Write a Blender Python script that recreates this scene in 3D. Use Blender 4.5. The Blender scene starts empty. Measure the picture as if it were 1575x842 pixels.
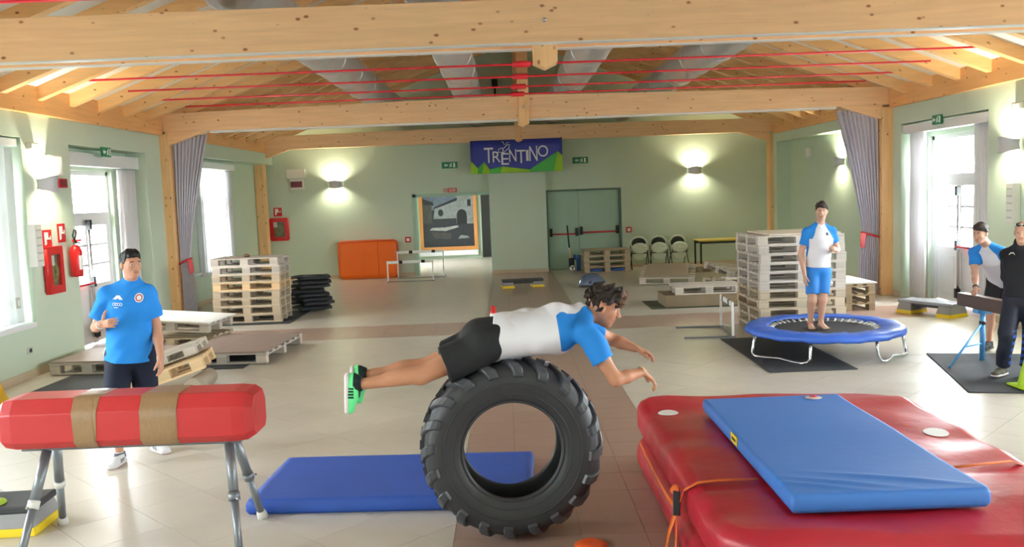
import bpy, bmesh, math, random
import numpy as np
from mathutils import Vector, Matrix
from mathutils.bvhtree import BVHTree
random.seed(7)
rng = np.random.RandomState(5)
S = bpy.context.scene
COL = S.collection
PI = math.pi

# ------------------------------------------------------------ camera, world, exposure
cam = bpy.data.cameras.new('camera'); cam_o = bpy.data.objects.new('camera', cam); COL.objects.link(cam_o)
cam.sensor_width = 36.0; cam.lens = 30.97; cam.clip_start = 0.05; cam.clip_end = 300
cam_o.matrix_world = Matrix(((0.99923, 0.03882, -0.00493, 0.0), (-0.00845, 0.09113, -0.9958, 0.0),
                             (-0.03821, 0.99508, 0.09139, 2.15), (0, 0, 0, 1)))
S.camera = cam_o
S.view_settings.view_transform = 'Standard'; S.view_settings.look = 'None'
S.view_settings.gamma = 1.0; S.view_settings.exposure = 0.3; S.view_settings.use_curve_mapping = False
SKY = 44.0
W = bpy.data.worlds.new('overcast_sky'); S.world = W; W.use_nodes = True
_bg = W.node_tree.nodes['Background']; _bg.inputs[0].default_value = (0.93, 0.965, 1.0, 1); _bg.inputs[1].default_value = SKY
S.cycles.max_bounces = 10; S.cycles.diffuse_bounces = 6; S.cycles.glossy_bounces = 3
S.cycles.transmission_bounces = 6; S.cycles.transparent_max_bounces = 10
S.cycles.sample_clamp_indirect = 6.0; S.cycles.caustics_reflective = False; S.cycles.caustics_refractive = False
S.cycles.use_denoising = True

def portal(y0, y1, z0, z1, x, side):
    """daylight portal in a window opening of a side wall: guides the sky light through the glass"""
    l = bpy.data.lights.new('window_daylight', 'AREA'); l.shape = 'RECTANGLE'; l.size = y1 - y0; l.size_y = z1 - z0
    l.cycles.is_portal = True
    o = bpy.data.objects.new('window_daylight', l); COL.objects.link(o)
    o.location = (x, (y0 + y1) / 2, (z0 + z1) / 2)
    # area lights shine along -Z: aim into the room
    zax = Vector((-1, 0, 0)) if side < 0 else Vector((1, 0, 0))
    xax = Vector((0, 1, 0)); yax = zax.cross(xax)
    o.matrix_world = Matrix.Translation(o.location) @ Matrix((xax, yax, zax)).transposed().to_4x4()

# window and door openings of the side walls (y0, y1, z0, z1)
LEFT_IN = [(-2.0, 0.2, .7, 3.1), (2.2, 4.4, .7, 3.1), (5.8, 7.6, .7, 3.1), (9.2, 11.5, .68, 3.1), (12.75, 15.45, 0, 3.08), (17.3, 23.96, 0, 3.13)]
LEFT_OUT = [(-1.7, -0.1, .8, 2.9), (2.5, 4.1, .8, 2.9), (6.0, 7.4, .8, 2.9), (9.6, 11.1, .8, 2.9), (13.25, 14.85, 0, 2.75), (18.95, 20.75, .72, 2.98)]
RIGHT_IN = [(-2.0, 0.2, .7, 3.1), (1.6, 4.4, 0, 3.1), (5.6, 7.6, .7, 3.1), (8.9, 11.2, .7, 3.1), (12.95, 15.8, 0, 3.1), (17.3, 23.0, 0, 3.2)]
RIGHT_OUT = [(-1.7, -0.1, .8, 2.9), (2.0, 4.0, 0, 2.85), (5.8, 7.4, .8, 2.9), (9.2, 10.9, .8, 2.9), (13.75, 15.5, 0, 2.85)]
for y0, y1, z0, z1 in LEFT_OUT: portal(y0, y1, z0, z1, -6.78, -1)
for y0, y1, z0, z1 in RIGHT_OUT: portal(y0, y1, z0, z1, 7.68, 1)

# ------------------------------------------------------------ helpers
def lin(c):
    c = c / 255.0
    return c / 12.92 if c <= 0.04045 else ((c + 0.055) / 1.055) ** 2.4
def C(r, g, b): return (lin(r), lin(g), lin(b), 1.0)
MATS = {}
def pm(name, col, rough=.5, metal=0.0, var=.12, vs=6.0, bump=0.0, bs=40.0, rnd=0.0, spec=.5, coat=0.0, sheen=0.0, emit=None, es=0.0, stretch=None):
    """procedural principled material: mottled colour, optional per-object tint, fine relief"""
    m = bpy.data.materials.new(name); m.use_nodes = True; N = m.node_tree.nodes; L = m.node_tree.links
    b = N['Principled BSDF']; b.inputs['Roughness'].default_value = rough; b.inputs['Metallic'].default_value = metal
    b.inputs['Specular IOR Level'].default_value = spec; b.inputs['Coat Weight'].default_value = coat
    if sheen: b.inputs['Sheen Weight'].default_value = sheen
    tc = N.new('ShaderNodeTexCoord'); mp = N.new('ShaderNodeMapping'); L.new(tc.outputs['Object'], mp.inputs[0])
    if stretch: mp.inputs['Scale'].default_value = stretch
    nz = N.new('ShaderNodeTexNoise'); nz.inputs['Scale'].default_value = vs; nz.inputs['Detail'].default_value = 4
    L.new(mp.outputs[0], nz.inputs[0])
    mx = N.new('ShaderNodeMix'); mx.data_type = 'RGBA'
    mx.inputs['A'].default_value = [max(0, c * (1 - var)) for c in col[:3]] + [1]
    mx.inputs['B'].default_value = [min(1, c * (1 + var)) for c in col[:3]] + [1]
    L.new(nz.outputs[0], mx.inputs['Factor']); out = mx.outputs['Result']
    if rnd:
        oi = N.new('ShaderNodeObjectInfo'); mr = N.new('ShaderNodeMapRange')
        mr.inputs['To Min'].default_value = 1 - rnd; mr.inputs['To Max'].default_value = 1 + rnd
        L.new(oi.outputs['Random'], mr.inputs['Value'])
        hs = N.new('ShaderNodeHueSaturation'); L.new(mr.outputs[0], hs.inputs['Value']); L.new(out, hs.inputs['Color']); out = hs.outputs[0]
    L.new(out, b.inputs['Base Color'])
    if bump:
        n2 = N.new('ShaderNodeTexNoise'); n2.inputs['Scale'].default_value = bs; n2.inputs['Detail'].default_value = 3; L.new(mp.outputs[0], n2.inputs[0])
        bp = N.new('ShaderNodeBump'); bp.inputs['Strength'].default_value = bump; bp.inputs['Distance'].default_value = .02
        L.new(n2.outputs[0], bp.inputs['Height']); L.new(bp.outputs[0], b.inputs['Normal'])
    if emit:
        b.inputs['Emission Color'].default_value = emit; b.inputs['Emission Strength'].default_value = es
    MATS[name] = m
    return m

def wood(name, col, dark, axis='x', knots=True, rough=.45, rnd=0.0, scale=1.0):
    """sawn softwood: grain stretched along one axis, dark knots"""
    m = bpy.data.materials.new(name); m.use_nodes = True; N = m.node_tree.nodes; L = m.node_tree.links
    b = N['Principled BSDF']; b.inputs['Roughness'].default_value = rough; b.inputs['Specular IOR Level'].default_value = .35
    tc = N.new('ShaderNodeTexCoord'); mp = N.new('ShaderNodeMapping'); L.new(tc.outputs['Object'], mp.inputs[0])
    s = [14 * scale] * 3; s['xyz'.index(axis)] = .9 * scale; mp.inputs['Scale'].default_value = s
    nz = N.new('ShaderNodeTexNoise'); nz.inputs['Scale'].default_value = 1.6; nz.inputs['Detail'].default_value = 6; nz.inputs['Distortion'].default_value = .6
    L.new(mp.outputs[0], nz.inputs[0])
    cr = N.new('ShaderNodeValToRGB'); cr.color_ramp.elements[0].position = .3; cr.color_ramp.elements[1].position = .72
    cr.color_ramp.elements[0].color = [c * .8 + d * .2 for c, d in zip(col, dark)][:3] + [1]; cr.color_ramp.elements[1].color = col
    L.new(nz.outputs[0], cr.inputs[0]); out = cr.outputs[0]
    if knots:
        m2 = N.new('ShaderNodeMapping'); L.new(tc.outputs['Object'], m2.inputs[0])
        s2 = [8.5] * 3; s2['xyz'.index(axis)] = 5.0; m2.inputs['Scale'].default_value = s2
        vo = N.new('ShaderNodeTexVoronoi'); vo.inputs['Scale'].default_value = 1.0; L.new(m2.outputs[0], vo.inputs[0])
        kr = N.new('ShaderNodeValToRGB'); kr.color_ramp.elements[0].position = .06; kr.color_ramp.elements[1].position = .15
        kr.color_ramp.elements[0].color = (1, 1, 1, 1); kr.color_ramp.elements[1].color = (0, 0, 0, 1); L.new(vo.outputs['Distance'], kr.inputs[0])
        mx = N.new('ShaderNodeMix'); mx.data_type = 'RGBA'; L.new(kr.outputs[0], mx.inputs['Factor']); L.new(out, mx.inputs['A']); mx.inputs['B'].default_value = dark
        out = mx.outputs['Result']
    if rnd:
        oi = N.new('ShaderNodeObjectInfo'); mr = N.new('ShaderNodeMapRange')
        mr.inputs['To Min'].default_value = 1 - rnd; mr.inputs['To Max'].default_value = 1 + rnd
        L.new(oi.outputs['Random'], mr.inputs['Value'])
        hs = N.new('ShaderNodeHueSaturation'); L.new(mr.outputs[0], hs.inputs['Value']); L.new(out, hs.inputs['Color']); out = hs.outputs[0]
    L.new(out, b.inputs['Base Color'])
    bp = N.new('ShaderNodeBump'); bp.inputs['Strength'].default_value = .15; bp.inputs['Distance'].default_value = .01
    L.new(nz.outputs[0], bp.inputs['Height']); L.new(bp.outputs[0], b.inputs['Normal'])
    MATS[name] = m
    return m

def masked(name, cols, rough=.7, bump=.1, bs=120., sheen=0.0):
    """cloth whose colour zones follow signed-distance attributes m1, m2, ... stored on the mesh: cols[0] base, cols[i] where m_i > 0"""
    m = bpy.data.materials.new(name); m.use_nodes = True; N = m.node_tree.nodes; L = m.node_tree.links
    b = N['Principled BSDF']; b.inputs['Roughness'].default_value = rough; b.inputs['Specular IOR Level'].default_value = .3
    rgb = N.new('ShaderNodeRGB'); rgb.outputs[0].default_value = cols[0]; out = rgb.outputs[0]
    for i, c in enumerate(cols[1:], 1):
        at = N.new('ShaderNodeAttribute'); at.attribute_name = 'm%d' % i
        mr = N.new('ShaderNodeMapRange'); mr.inputs['From Min'].default_value = -.0015; mr.inputs['From Max'].default_value = .0015
        L.new(at.outputs['Fac'], mr.inputs['Value'])
        mx = N.new('ShaderNodeMix'); mx.data_type = 'RGBA'; L.new(mr.outputs[0], mx.inputs['Factor']); L.new(out, mx.inputs['A']); mx.inputs['B'].default_value = c
        out = mx.outputs['Result']
    L.new(out, b.inputs['Base Color'])
    tc = N.new('ShaderNodeTexCoord'); nz = N.new('ShaderNodeTexNoise'); nz.inputs['Scale'].default_value = bs; L.new(tc.outputs['Object'], nz.inputs[0])
    bp = N.new('ShaderNodeBump'); bp.inputs['Strength'].default_value = bump; bp.inputs['Distance'].default_value = .01
    L.new(nz.outputs[0], bp.inputs['Height']); L.new(bp.outputs[0], b.inputs['Normal'])
    MATS[name] = m
    return m

class MB:
    """collects boxes, tubes, lathes and grids into one mesh"""
    def __init__(s): s.v = []; s.f = []; s.sm = []; s.mi = []; s.cur = 0
    def add(s, vs, fs, smooth=False):
        b = len(s.v); s.v.extend([tuple(map(float, p)) for p in vs])
        for f in fs: s.f.append(tuple(i + b for i in f)); s.sm.append(smooth); s.mi.append(s.cur)
        return s
    def box(s, x0, x1, y0, y1, z0, z1):
        v = [(x0, y0, z0), (x1, y0, z0), (x1, y1, z0), (x0, y1, z0), (x0, y0, z1), (x1, y0, z1), (x1, y1, z1), (x0, y1, z1)]
        return s.add(v, [(0, 3, 2, 1), (4, 5, 6, 7), (0, 1, 5, 4), (1, 2, 6, 5), (2, 3, 7, 6), (3, 0, 4, 7)])
    def bar(s, a, b, w, h, up=(0, 0, 1)):
        """square bar from a to b; w across, h along up"""
        a = Vector(a); b = Vector(b); d = (b - a).normalized(); u = Vector(up)
        sx = d.cross(u).normalized(); u = sx.cross(d).normalized(); v = []
        for p in (a, b):
            for i, j in ((-1, -1), (1, -1), (1, 1), (-1, 1)): v.append(p + sx * (w / 2 * i) + u * (h / 2 * j))
        return s.add(v, [(0, 1, 2, 3), (7, 6, 5, 4), (0, 4, 5, 1), (1, 5, 6, 2), (2, 6, 7, 3), (3, 7, 4, 0)])
    def tube(s, pts, r, n=10, caps=True, closed=False):
        pts = [Vector(p) for p in pts]; k = len(pts); rr = r if isinstance(r, (list, tuple)) else [r] * k; v = []; prev = None
        for i, p in enumerate(pts):
            if closed: t = (pts[(i + 1) % k] - pts[i - 1]).normalized()
            else: t = (pts[min(i + 1, k - 1)] - pts[max(i - 1, 0)]).normalized()
            if prev is None:
                a = Vector((0, 0, 1)) if abs(t.z) < .9 else Vector((1, 0, 0)); u = t.cross(a).normalized()
            else: u = (prev - t * prev.dot(t)).normalized()
            prev = u; w = t.cross(u)
            for j in range(n):
                a = 2 * PI * j / n; v.append(p + (u * math.cos(a) + w * math.sin(a)) * rr[i])
        f = []
        for i in range(k if closed else k - 1):
            for j in range(n):
                q = (i + 1) % k
                f.append((i * n + j, i * n + (j + 1) % n, q * n + (j + 1) % n, q * n + j))
        s.add(v, f, True)
        if caps and not closed:
            b = len(s.v) - len(v)
            s.f.append(tuple(b + j for j in range(n - 1, -1, -1))); s.sm.append(False); s.mi.append(s.cur)
            s.f.append(tuple(b + (k - 1) * n + j for j in range(n))); s.sm.append(False); s.mi.append(s.cur)
        return s
    def lathe(s, prof, n=32, o=(0, 0, 0), ax=None, smooth=True, close=False):
        """revolve (radius, height) profile about an axis through o"""
        o = Vector(o); w = Vector((0, 0, 1) if ax is None else ax).normalized(); u = w.orthogonal().normalized(); t = w.cross(u); v = []
        for r, h in prof:
            for j in range(n):
                a = 2 * PI * j / n; v.append(o + w * h + (u * math.cos(a) + t * math.sin(a)) * r)
        f = []; k = len(prof)
        for i in range(k if close else k - 1):
            q = (i + 1) % k
            for j in range(n): f.append((i * n + j, i * n + (j + 1) % n, q * n + (j + 1) % n, q * n + j))
        return s.add(v, f, smooth)
    def prism(s, poly, z0, z1, T=None):
        """polygon in local xy extruded from z0 to z1; T maps to place"""
        n = len(poly); v = [Vector((p[0], p[1], z0)) for p in poly] + [Vector((p[0], p[1], z1)) for p in poly]
        if T is not None: v = [T @ p for p in v]
        return s.add(v, [tuple(range(n - 1, -1, -1)), tuple(range(n, 2 * n))] + [(i, (i + 1) % n, n + (i + 1) % n, n + i) for i in range(n)])
    def grid(s, fn, nu, nv, smooth=True):
        v = [fn(i / nu, j / nv) for j in range(nv + 1) for i in range(nu + 1)]
        f = [(j * (nu + 1) + i, j * (nu + 1) + i + 1, (j + 1) * (nu + 1) + i + 1, (j + 1) * (nu + 1) + i) for j in range(nv) for i in range(nu)]
        return s.add(v, f, smooth)
    def mesh(s, name, mats):
        me = bpy.data.meshes.new(name); me.from_pydata(s.v, [], s.f)
        me.polygons.foreach_set('use_smooth', s.sm)
        for m in (mats if isinstance(mats, (list, tuple)) else [mats]): me.materials.append(m)
        me.polygons.foreach_set('material_index', s.mi)
        me.update(); return me
    def build(s, name, mats, parent=None, bevel=0, seg=2, solid=0):
        return link(name, s.mesh(name, mats), parent, bevel, seg, solid)

def link(name, me, parent=None, bevel=0, seg=2, solid=0):
    o = bpy.data.objects.new(name, me); COL.objects.link(o)
    if parent: o.parent = parent
    if solid:
        md = o.modifiers.new('thickness', 'SOLIDIFY'); md.thickness = solid; md.offset = 0
    if bevel:
        md = o.modifiers.new('edge', 'BEVEL'); md.width = bevel; md.segments = seg; md.limit_method = 'ANGLE'
    return o
def tag(o, label, cat, group=None):
    o['label'] = label; o['category'] = cat
    if group: o['group'] = group
    return o
def struct(o): o['kind'] = 'structure'; return o
def thing(name, label, cat, loc=(0, 0, 0), rz=0, group=None):
    o = bpy.data.objects.new(name, None); COL.objects.link(o); o.empty_display_size = .1
    o.location = loc; o.rotation_euler = (0, 0, rz)
    return tag(o, label, cat, group)
def kids(o): return [c for c in COL.objects if c.parent == o]
_children = {}
def dup(root, label=None, group=None):
    r = root.copy(); COL.objects.link(r)
    if label: r['label'] = label
    if group: r['group'] = group
    for ch in list(root.children):
        c = ch.copy(); COL.objects.link(c); c.parent = r
        for g in list(ch.children):
            d = g.copy(); COL.objects.link(d); d.parent = c
    return r
def text_mesh(txt, size, extrude=.002):
    cu = bpy.data.curves.new('lettering', 'FONT'); cu.body = txt; cu.size = size; cu.extrude = extrude; cu.align_x = 'CENTER'; cu.align_y = 'CENTER'
    o = bpy.data.objects.new('lettering', cu); COL.objects.link(o)
    dg = bpy.context.evaluated_depsgraph_get(); me = bpy.data.meshes.new_from_object(o.evaluated_get(dg))
    bpy.data.objects.remove(o); bpy.data.curves.remove(cu); return me
_BOX = {}
def boxmesh(sx, sy, sz, mat):
    k = (round(sx, 4), round(sy, 4), round(sz, 4), mat.name)
    if k not in _BOX: _BOX[k] = MB().box(-sx / 2, sx / 2, -sy / 2, sy / 2, -sz / 2, sz / 2).mesh('board', mat)
    return _BOX[k]

# ------------------------------------------------------------ materials
M_WALL = pm('mint_green_paint', C(203, 219, 200), .75, var=.025, vs=2, bump=.03, bs=150)
M_BASE = pm('beige_skirting', C(205, 190, 165), .4, var=.05)
M_CEIL = pm('white_ceiling_panel', C(238, 238, 236), .7, var=.02)
M_BEAMX = wood('pine_glulam_across', C(250, 208, 162), C(150, 84, 46), 'x')
M_BEAMY = wood('pine_glulam_along', C(240, 182, 120), C(140, 84, 42), 'y')
M_BEAMZ = wood('pine_post', C(246, 200, 146), C(140, 84, 42), 'z')
M_RAFT = wood('pine_rafter', C(246, 200, 142), C(140, 84, 42), 'x')
M_TILE = pm('cream_floor_tile', C(206, 199, 186), .27, var=.05, vs=3.5, rnd=.025, spec=.5)
M_TILEB = pm('brown_floor_tile', C(170, 143, 130), .28, var=.08, vs=4, rnd=.03, spec=.5)
M_GROUT = pm('tile_grout', C(138, 126, 112), .8, var=.05)
M_WHITE = pm('white_paint', C(238, 240, 242), .35, var=.02)
M_WCURT = pm('white_curtain_cloth', C(236, 232, 236), .9, var=.03, vs=20, bump=.05)
M_GCURT = pm('grey_stage_curtain', C(206, 203, 216), .75, var=.08, vs=14, bump=.06, sheen=.3)
M_RED = pm('red_enamel', C(196, 30, 34), .35, var=.05)
M_REDROD = pm('red_painted_rod', C(205, 22, 40), .35, var=.03)
M_STEEL = pm('galvanised_duct', C(214, 218, 222), .38, metal=.55, var=.1, vs=6, bump=.03, bs=12)
M_CHROME = pm('brushed_steel', C(205, 208, 212), .25, metal=1, var=.05)
M_DARK = pm('dark_metal', C(46, 48, 54), .45, metal=.3, var=.1)
M_BLACK = pm('black_plastic', C(26, 27, 30), .5, var=.1)
M_RUB = pm('black_rubber_mat', C(50, 53, 58), .75, var=.12, vs=12, bump=.15, bs=60)
M_GROUND = pm('outdoor_paving', C(200, 198, 192), .9, var=.08)
M_GREEND = pm('mint_door_enamel', C(168, 200, 182), .4, var=.03)
M_SIGNG = pm('exit_sign_green', C(30, 128, 84), .4, var=.03)
M_SIGNW = pm('sign_white', C(244, 246, 244), .4, var=.01)
# ============================================================ room shell
RX0, RX1, YB, YF = -6.2, 7.1, 23.9, -3.0
def wall_layer(mb, xa, xb, y0, y1, z0, z1, openings):
    y = y0
    for a, b, c, d in openings:
        mb.box(xa, xb, y, a, z0, z1)
        if c > z0 + .05: mb.box(xa, xb, a, b, z0, c)
        if d < z1: mb.box(xa, xb, a, b, d, z1)
        y = b
    mb.box(xa, xb, y, y1, z0, z1)
mb = MB()
wall_layer(mb, -6.55, -6.2, YF, 24.2, -.02, 3.75, LEFT_IN)
wall_layer(mb, -6.75, -6.55, YF, 24.2, -.02, 3.75, LEFT_OUT)
wl = struct(mb.build('wall_left', M_WALL))
mb = MB()
wall_layer(mb, 7.1, 7.45, YF, 24.2, -.02, 3.75, RIGHT_IN)
wall_layer(mb, 7.45, 7.65, YF, 24.2, -.02, 3.75, RIGHT_OUT)
wr = struct(mb.build('wall_right', M_WALL))
# back wall with opening, door recess and gable
mb = MB()
mb.box(-6.75, -2.44, 23.9, 24.2, -.02, 3.75).box(-2.44, -.4, 23.9, 24.2, 2.16, 3.75).box(-.4, 1.1, 23.9, 24.2, -.02, 3.75)
mb.box(1.1, 3.15, 23.9, 24.2, 2.18, 3.75).box(1.1, 3.15, 24.08, 24.2, -.02, 2.18).box(3.15, 7.65, 23.9, 24.2, -.02, 3.75)
mb.prism([(-6.75, 3.75), (7.65, 3.75), (.45, 6.6)], -24.2, -23.9, Matrix(((1, 0, 0, 0), (0, 0, -1, 0), (0, 1, 0, 0), (0, 0, 0, 1))))
struct(mb.build('wall_back', M_WALL))
struct(MB().box(-.4, 1.1, 23.55, 23.9, 0, 3.44).build('wall_column', M_WALL))
mb = MB().box(-6.75, 7.65, YF - .2, YF, -.02, 3.75)
mb.prism([(-6.75, 3.75), (7.65, 3.75), (.45, 6.6)], -YF, -YF + .2, Matrix(((1, 0, 0, 0), (0, 0, -1, 0), (0, 1, 0, 0), (0, 0, 0, 1))))
struct(mb.build('wall_front', M_WALL))
# corridor behind the opening
mb = MB().box(-4.2, 1.2, 30.0, 30.2, -.02, 2.7).box(1.2, 1.4, 24.2, 30.2, -.02, 2.7)
wall_layer(mb, -4.4, -4.2, 24.2, 30.2, -.02, 2.7, [(26.6, 28.0, .8, 2.3)])  # unseen side window, added to let daylight into the dark corridor
struct(mb.build('wall_corridor', M_WALL))
struct(MB().box(-4.4, 1.4, 24.2, 30.2, 2.6, 2.7).build('ceiling_corridor', M_CEIL))
l = bpy.data.lights.new('window_daylight', 'AREA'); l.shape = 'RECTANGLE'; l.size = 1.4; l.size_y = 1.5; l.cycles.is_portal = True  # sky portal in the added corridor window
o = bpy.data.objects.new('window_daylight', l); COL.objects.link(o)
o.matrix_world = Matrix.Translation((-4.42, 27.3, 1.55)) @ Matrix(((0, 0, -1), (1, 0, 0), (0, -1, 0))).to_4x4()
struct(MB().box(-45, 45, -40, 70, -.3, -.12).build('ground_outside', M_GROUND))

# ---- floor: grout bed, tiles laid diagonally, brown runner and brown cross band laid square
floor = struct(MB().box(-6.75, 7.65, YF - .2, 30.2, -.1, -.004).build('floor', M_GROUT))
def clip_poly(poly, rect):
    x0, x1, y0, y1 = rect
    for ax, val, sg in ((0, x0, 1), (0, x1, -1), (1, y0, 1), (1, y1, -1)):
        out = []
        for i in range(len(poly)):
            p, q = poly[i - 1], poly[i]; dp = (p[ax] - val) * sg; dq = (q[ax] - val) * sg
            if dp >= 0: out.append(p)
            if (dp > 0 > dq) or (dp < 0 < dq):
                t = dp / (dp - dq); out.append((p[0] + (q[0] - p[0]) * t, p[1] + (q[1] - p[1]) * t))
        poly = out
        if len(poly) < 3: return []
    return poly
def area(p): return abs(sum(p[i - 1][0] * p[i][1] - p[i][0] * p[i - 1][1] for i in range(len(p)))) / 2
near, far_c, far_b = [], MB(), MB()
RUN = (-.40, 1.20); BAND = (13.45, 14.75)
FIELDS = [(-6.2, RUN[0], YF, BAND[0]), (RUN[1], 7.1, YF, BAND[0]), (-6.75, RUN[0], BAND[1], 24.0), (RUN[1], 7.65, BAND[1], 24.0)]
g = .0016; T = .5; sq = math.sqrt(.5)
for rect in FIELDS:
    for i in range(-70, 71):
        for j in range(-20, 90):
            cx, cy = (i * T + .16) * sq - (j * T) * sq, (i * T + .16) * sq + (j * T) * sq
            if not (rect[0] - .4 < cx < rect[1] + .4 and rect[2] - .4 < cy < rect[3] + .4): continue
            r = T / 2 * math.sqrt(2) - g * 1.4
            p = clip_poly([(cx + r, cy), (cx, cy + r), (cx - r, cy), (cx, cy - r)], (rect[0] + g, rect[1] - g, rect[2] + g, rect[3] - g))
            if len(p) < 3 or area(p) < .002: continue
            infov = 3.9 < cy < 12 and -.6 * cy - .4 < cx < .61 * cy + .4
            if infov: near.append((cy, p, M_TILE))
            else: far_c.add([(x, y, 0) for x, y in p], [tuple(range(len(p)))])
t2 = .4
def square_field(rect):
    nx = max(1, round((rect[1] - rect[0]) / t2)); ny = max(1, round((rect[3] - rect[2]) / t2)); dx = (rect[1] - rect[0]) / nx; dy = (rect[3] - rect[2]) / ny
    for i in range(nx):
        for j in range(ny):
            x0 = rect[0] + i * dx + g; x1 = rect[0] + (i + 1) * dx - g; y0 = rect[2] + j * dy + g; y1 = rect[2] + (j + 1) * dy - g
            p = [(x0, y0), (x1, y0), (x1, y1), (x0, y1)]
            if 4.2 < y0 < 9.0 and abs(x0) < 3: near.append((y0, p, M_TILEB))
            else: far_b.add([(x, y, 0) for x, y in p], [(0, 1, 2, 3)])
square_field((RUN[0], RUN[1], YF, 24.0))
square_field((-6.75, RUN[0], *BAND)); square_field((RUN[1], 7.65, *BAND))
square_field((-6.75, -6.2, YF, BAND[0])); square_field((7.1, 7.65, YF, BAND[0]))
_k = far_b; far_b = far_c; square_field((-4.2, 1.2, 24.0, 30.0)); far_b = _k
near.sort(key=lambda t: t[0])
for k, (cy, p, m) in enumerate(near):
    if k < 296:
        n = len(p); cx = sum(q[0] for q in p) / n; cyy = sum(q[1] for q in p) / n
        mb = MB().add([(q[0] - cx, q[1] - cyy, 0) for q in p] + [(q[0] - cx, q[1] - cyy, -.006) for q in p], [tuple(range(n))] + [(i, n + i, n + (i + 1) % n, (i + 1) % n) for i in range(n)])
        o = mb.build('tile', m, floor); o.location = (cx, cyy, 0)
    else: (far_c if m is M_TILE else far_b).add([(x, y, 0) for x, y in p], [tuple(range(len(p)))])
o = far_c.build('cream_tiling', M_TILE, floor); o['kind'] = 'stuff'
o = far_b.build('brown_tiling', M_TILEB, floor); o['kind'] = 'stuff'

# ---- skirting
def skirt(name, *boxes):
    mb = MB()
    for b in boxes: mb.box(*b)
    struct(mb.build(name, M_BASE))
skirt('baseboard_left', (-6.2, -6.185, -2.9, 12.75, 0, .1), (-6.55, -6.185, 12.735, 12.75, 0, .1), (-6.55, -6.535, 12.75, 13.2, 0, .1), (-6.55, -6.535, 14.9, 15.45, 0, .1), (-6.2, -6.185, 15.45, 16.08, 0, .1), (-6.55, -6.535, 17.3, 23.3, 0, .1))
skirt('baseboard_right', (7.085, 7.1, -2.9, 1.6, 0, .1), (7.085, 7.1, 4.4, 12.95, 0, .1), (7.435, 7.45, 12.95, 13.7, 0, .1), (7.435, 7.45, 15.52, 15.8, 0, .1), (7.085, 7.1, 15.8, 16.08, 0, .1), (7.435, 7.45, 17.3, 23.0, 0, .1))
skirt('baseboard_back', (-6.1, -2.44, 23.885, 23.9, 0, .1), (-.412, 1.112, 23.538, 23.55, 0, .1), (3.15, 7.1, 23.885, 23.9, 0, .1))

# ---- roof: white panels between rafters, eave beams, posts, tie beams
SL = .38; XR = .45; DL = XR + 6.2; 
def zr(x): return 3.58 + SL * (DL - abs(x - XR))          # underside of the rafters
ceiling = struct(MB().add([(-7.3, YF - .3, zr(-7.3) + .27), (XR, YF - .3, zr(XR) + .27), (XR, 24.3, zr(XR) + .27), (-7.3, 24.3, zr(-7.3) + .27), (8.2, YF - .3, zr(8.2) + .27), (8.2, 24.3, zr(8.2) + .27)],
                   [(0, 1, 2, 3), (1, 4, 5, 2)]).build('ceiling', pm('roof_deck', C(150, 120, 90), .8), solid=.05))
RY = [11.05 + .875 * k for k in range(-16, 15)]
def slope_mesh(name, side, w, d, x_out, mat):
    """a piece w wide along the room, d deep, running from the eave to the ridge, top flush under the deck"""
    xa, xb = (x_out, XR) ; v = []
    for x in (xa, xb):
        for y in (-w / 2, w / 2):
            for zz in (0, d): v.append((x, y, zr(x) + zz))
    f = [(0, 1, 3, 2), (4, 6, 7, 5), (0, 2, 6, 4), (1, 5, 7, 3), (0, 4, 5, 1), (2, 3, 7, 6)]
    return MB().add(v, f).mesh(name, mat)
for side, xo in ((-1, -6.7), (1, 7.6)):
    me = slope_mesh('rafter', side, .13, .2, xo, M_RAFT)
    v = []
    mp_ = MB(); xa, xb = xo, XR
    for x in (xa, xb):
        for y in (-.372, .372):
            for zz in (.175, .195): v.append((x, y, zr(x) + zz))
    mp = MB().add(v, [(0, 1, 3, 2), (4, 6, 7, 5), (0, 2, 6, 4), (1, 5, 7, 3), (0, 4, 5, 1), (2, 3, 7, 6)]).mesh('ceiling_panel', M_CEIL)
    for y in RY:
        if abs(y - 23.3) < .2 or abs(y - 16.3) < .12: pass
        o = link('rafter', me, ceiling); o.location.y = y
        o = link('ceiling_panel', mp, ceiling); o.location.y = y + .4375
struct(MB().box(XR - .1, XR + .1, YF, 23.9, zr(XR) - .12, zr(XR) + .2).build('ridge_beam', M_BEAMY))
struct(MB().box(-6.42, -6.12, YF, 16.1, 3.42, 3.82).box(-6.48, -6.18, 16.44, 23.2, 3.42, 3.82).build('eave_beam', M_BEAMY, bevel=.008))
struct(MB().box(7.02, 7.32, YF, 16.1, 3.42, 3.82).box(7.08, 7.38, 16.44, 23.2, 3.42, 3.82).build('eave_beam', M_BEAMY, bevel=.008))
def post(x0, x1, y0, y1, z1=3.44): struct(MB().box(x0, x1, y0, y1, 0, z1).build('post', M_BEAMZ, bevel=.008))
post(-6.3, -6.04, 16.12, 16.42); post(6.9, 7.12, 16.12, 16.42)
post(-6.54, -6.3, 23.3, 23.58); post(7.0, 7.26, 23.3, 23.58)
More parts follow.
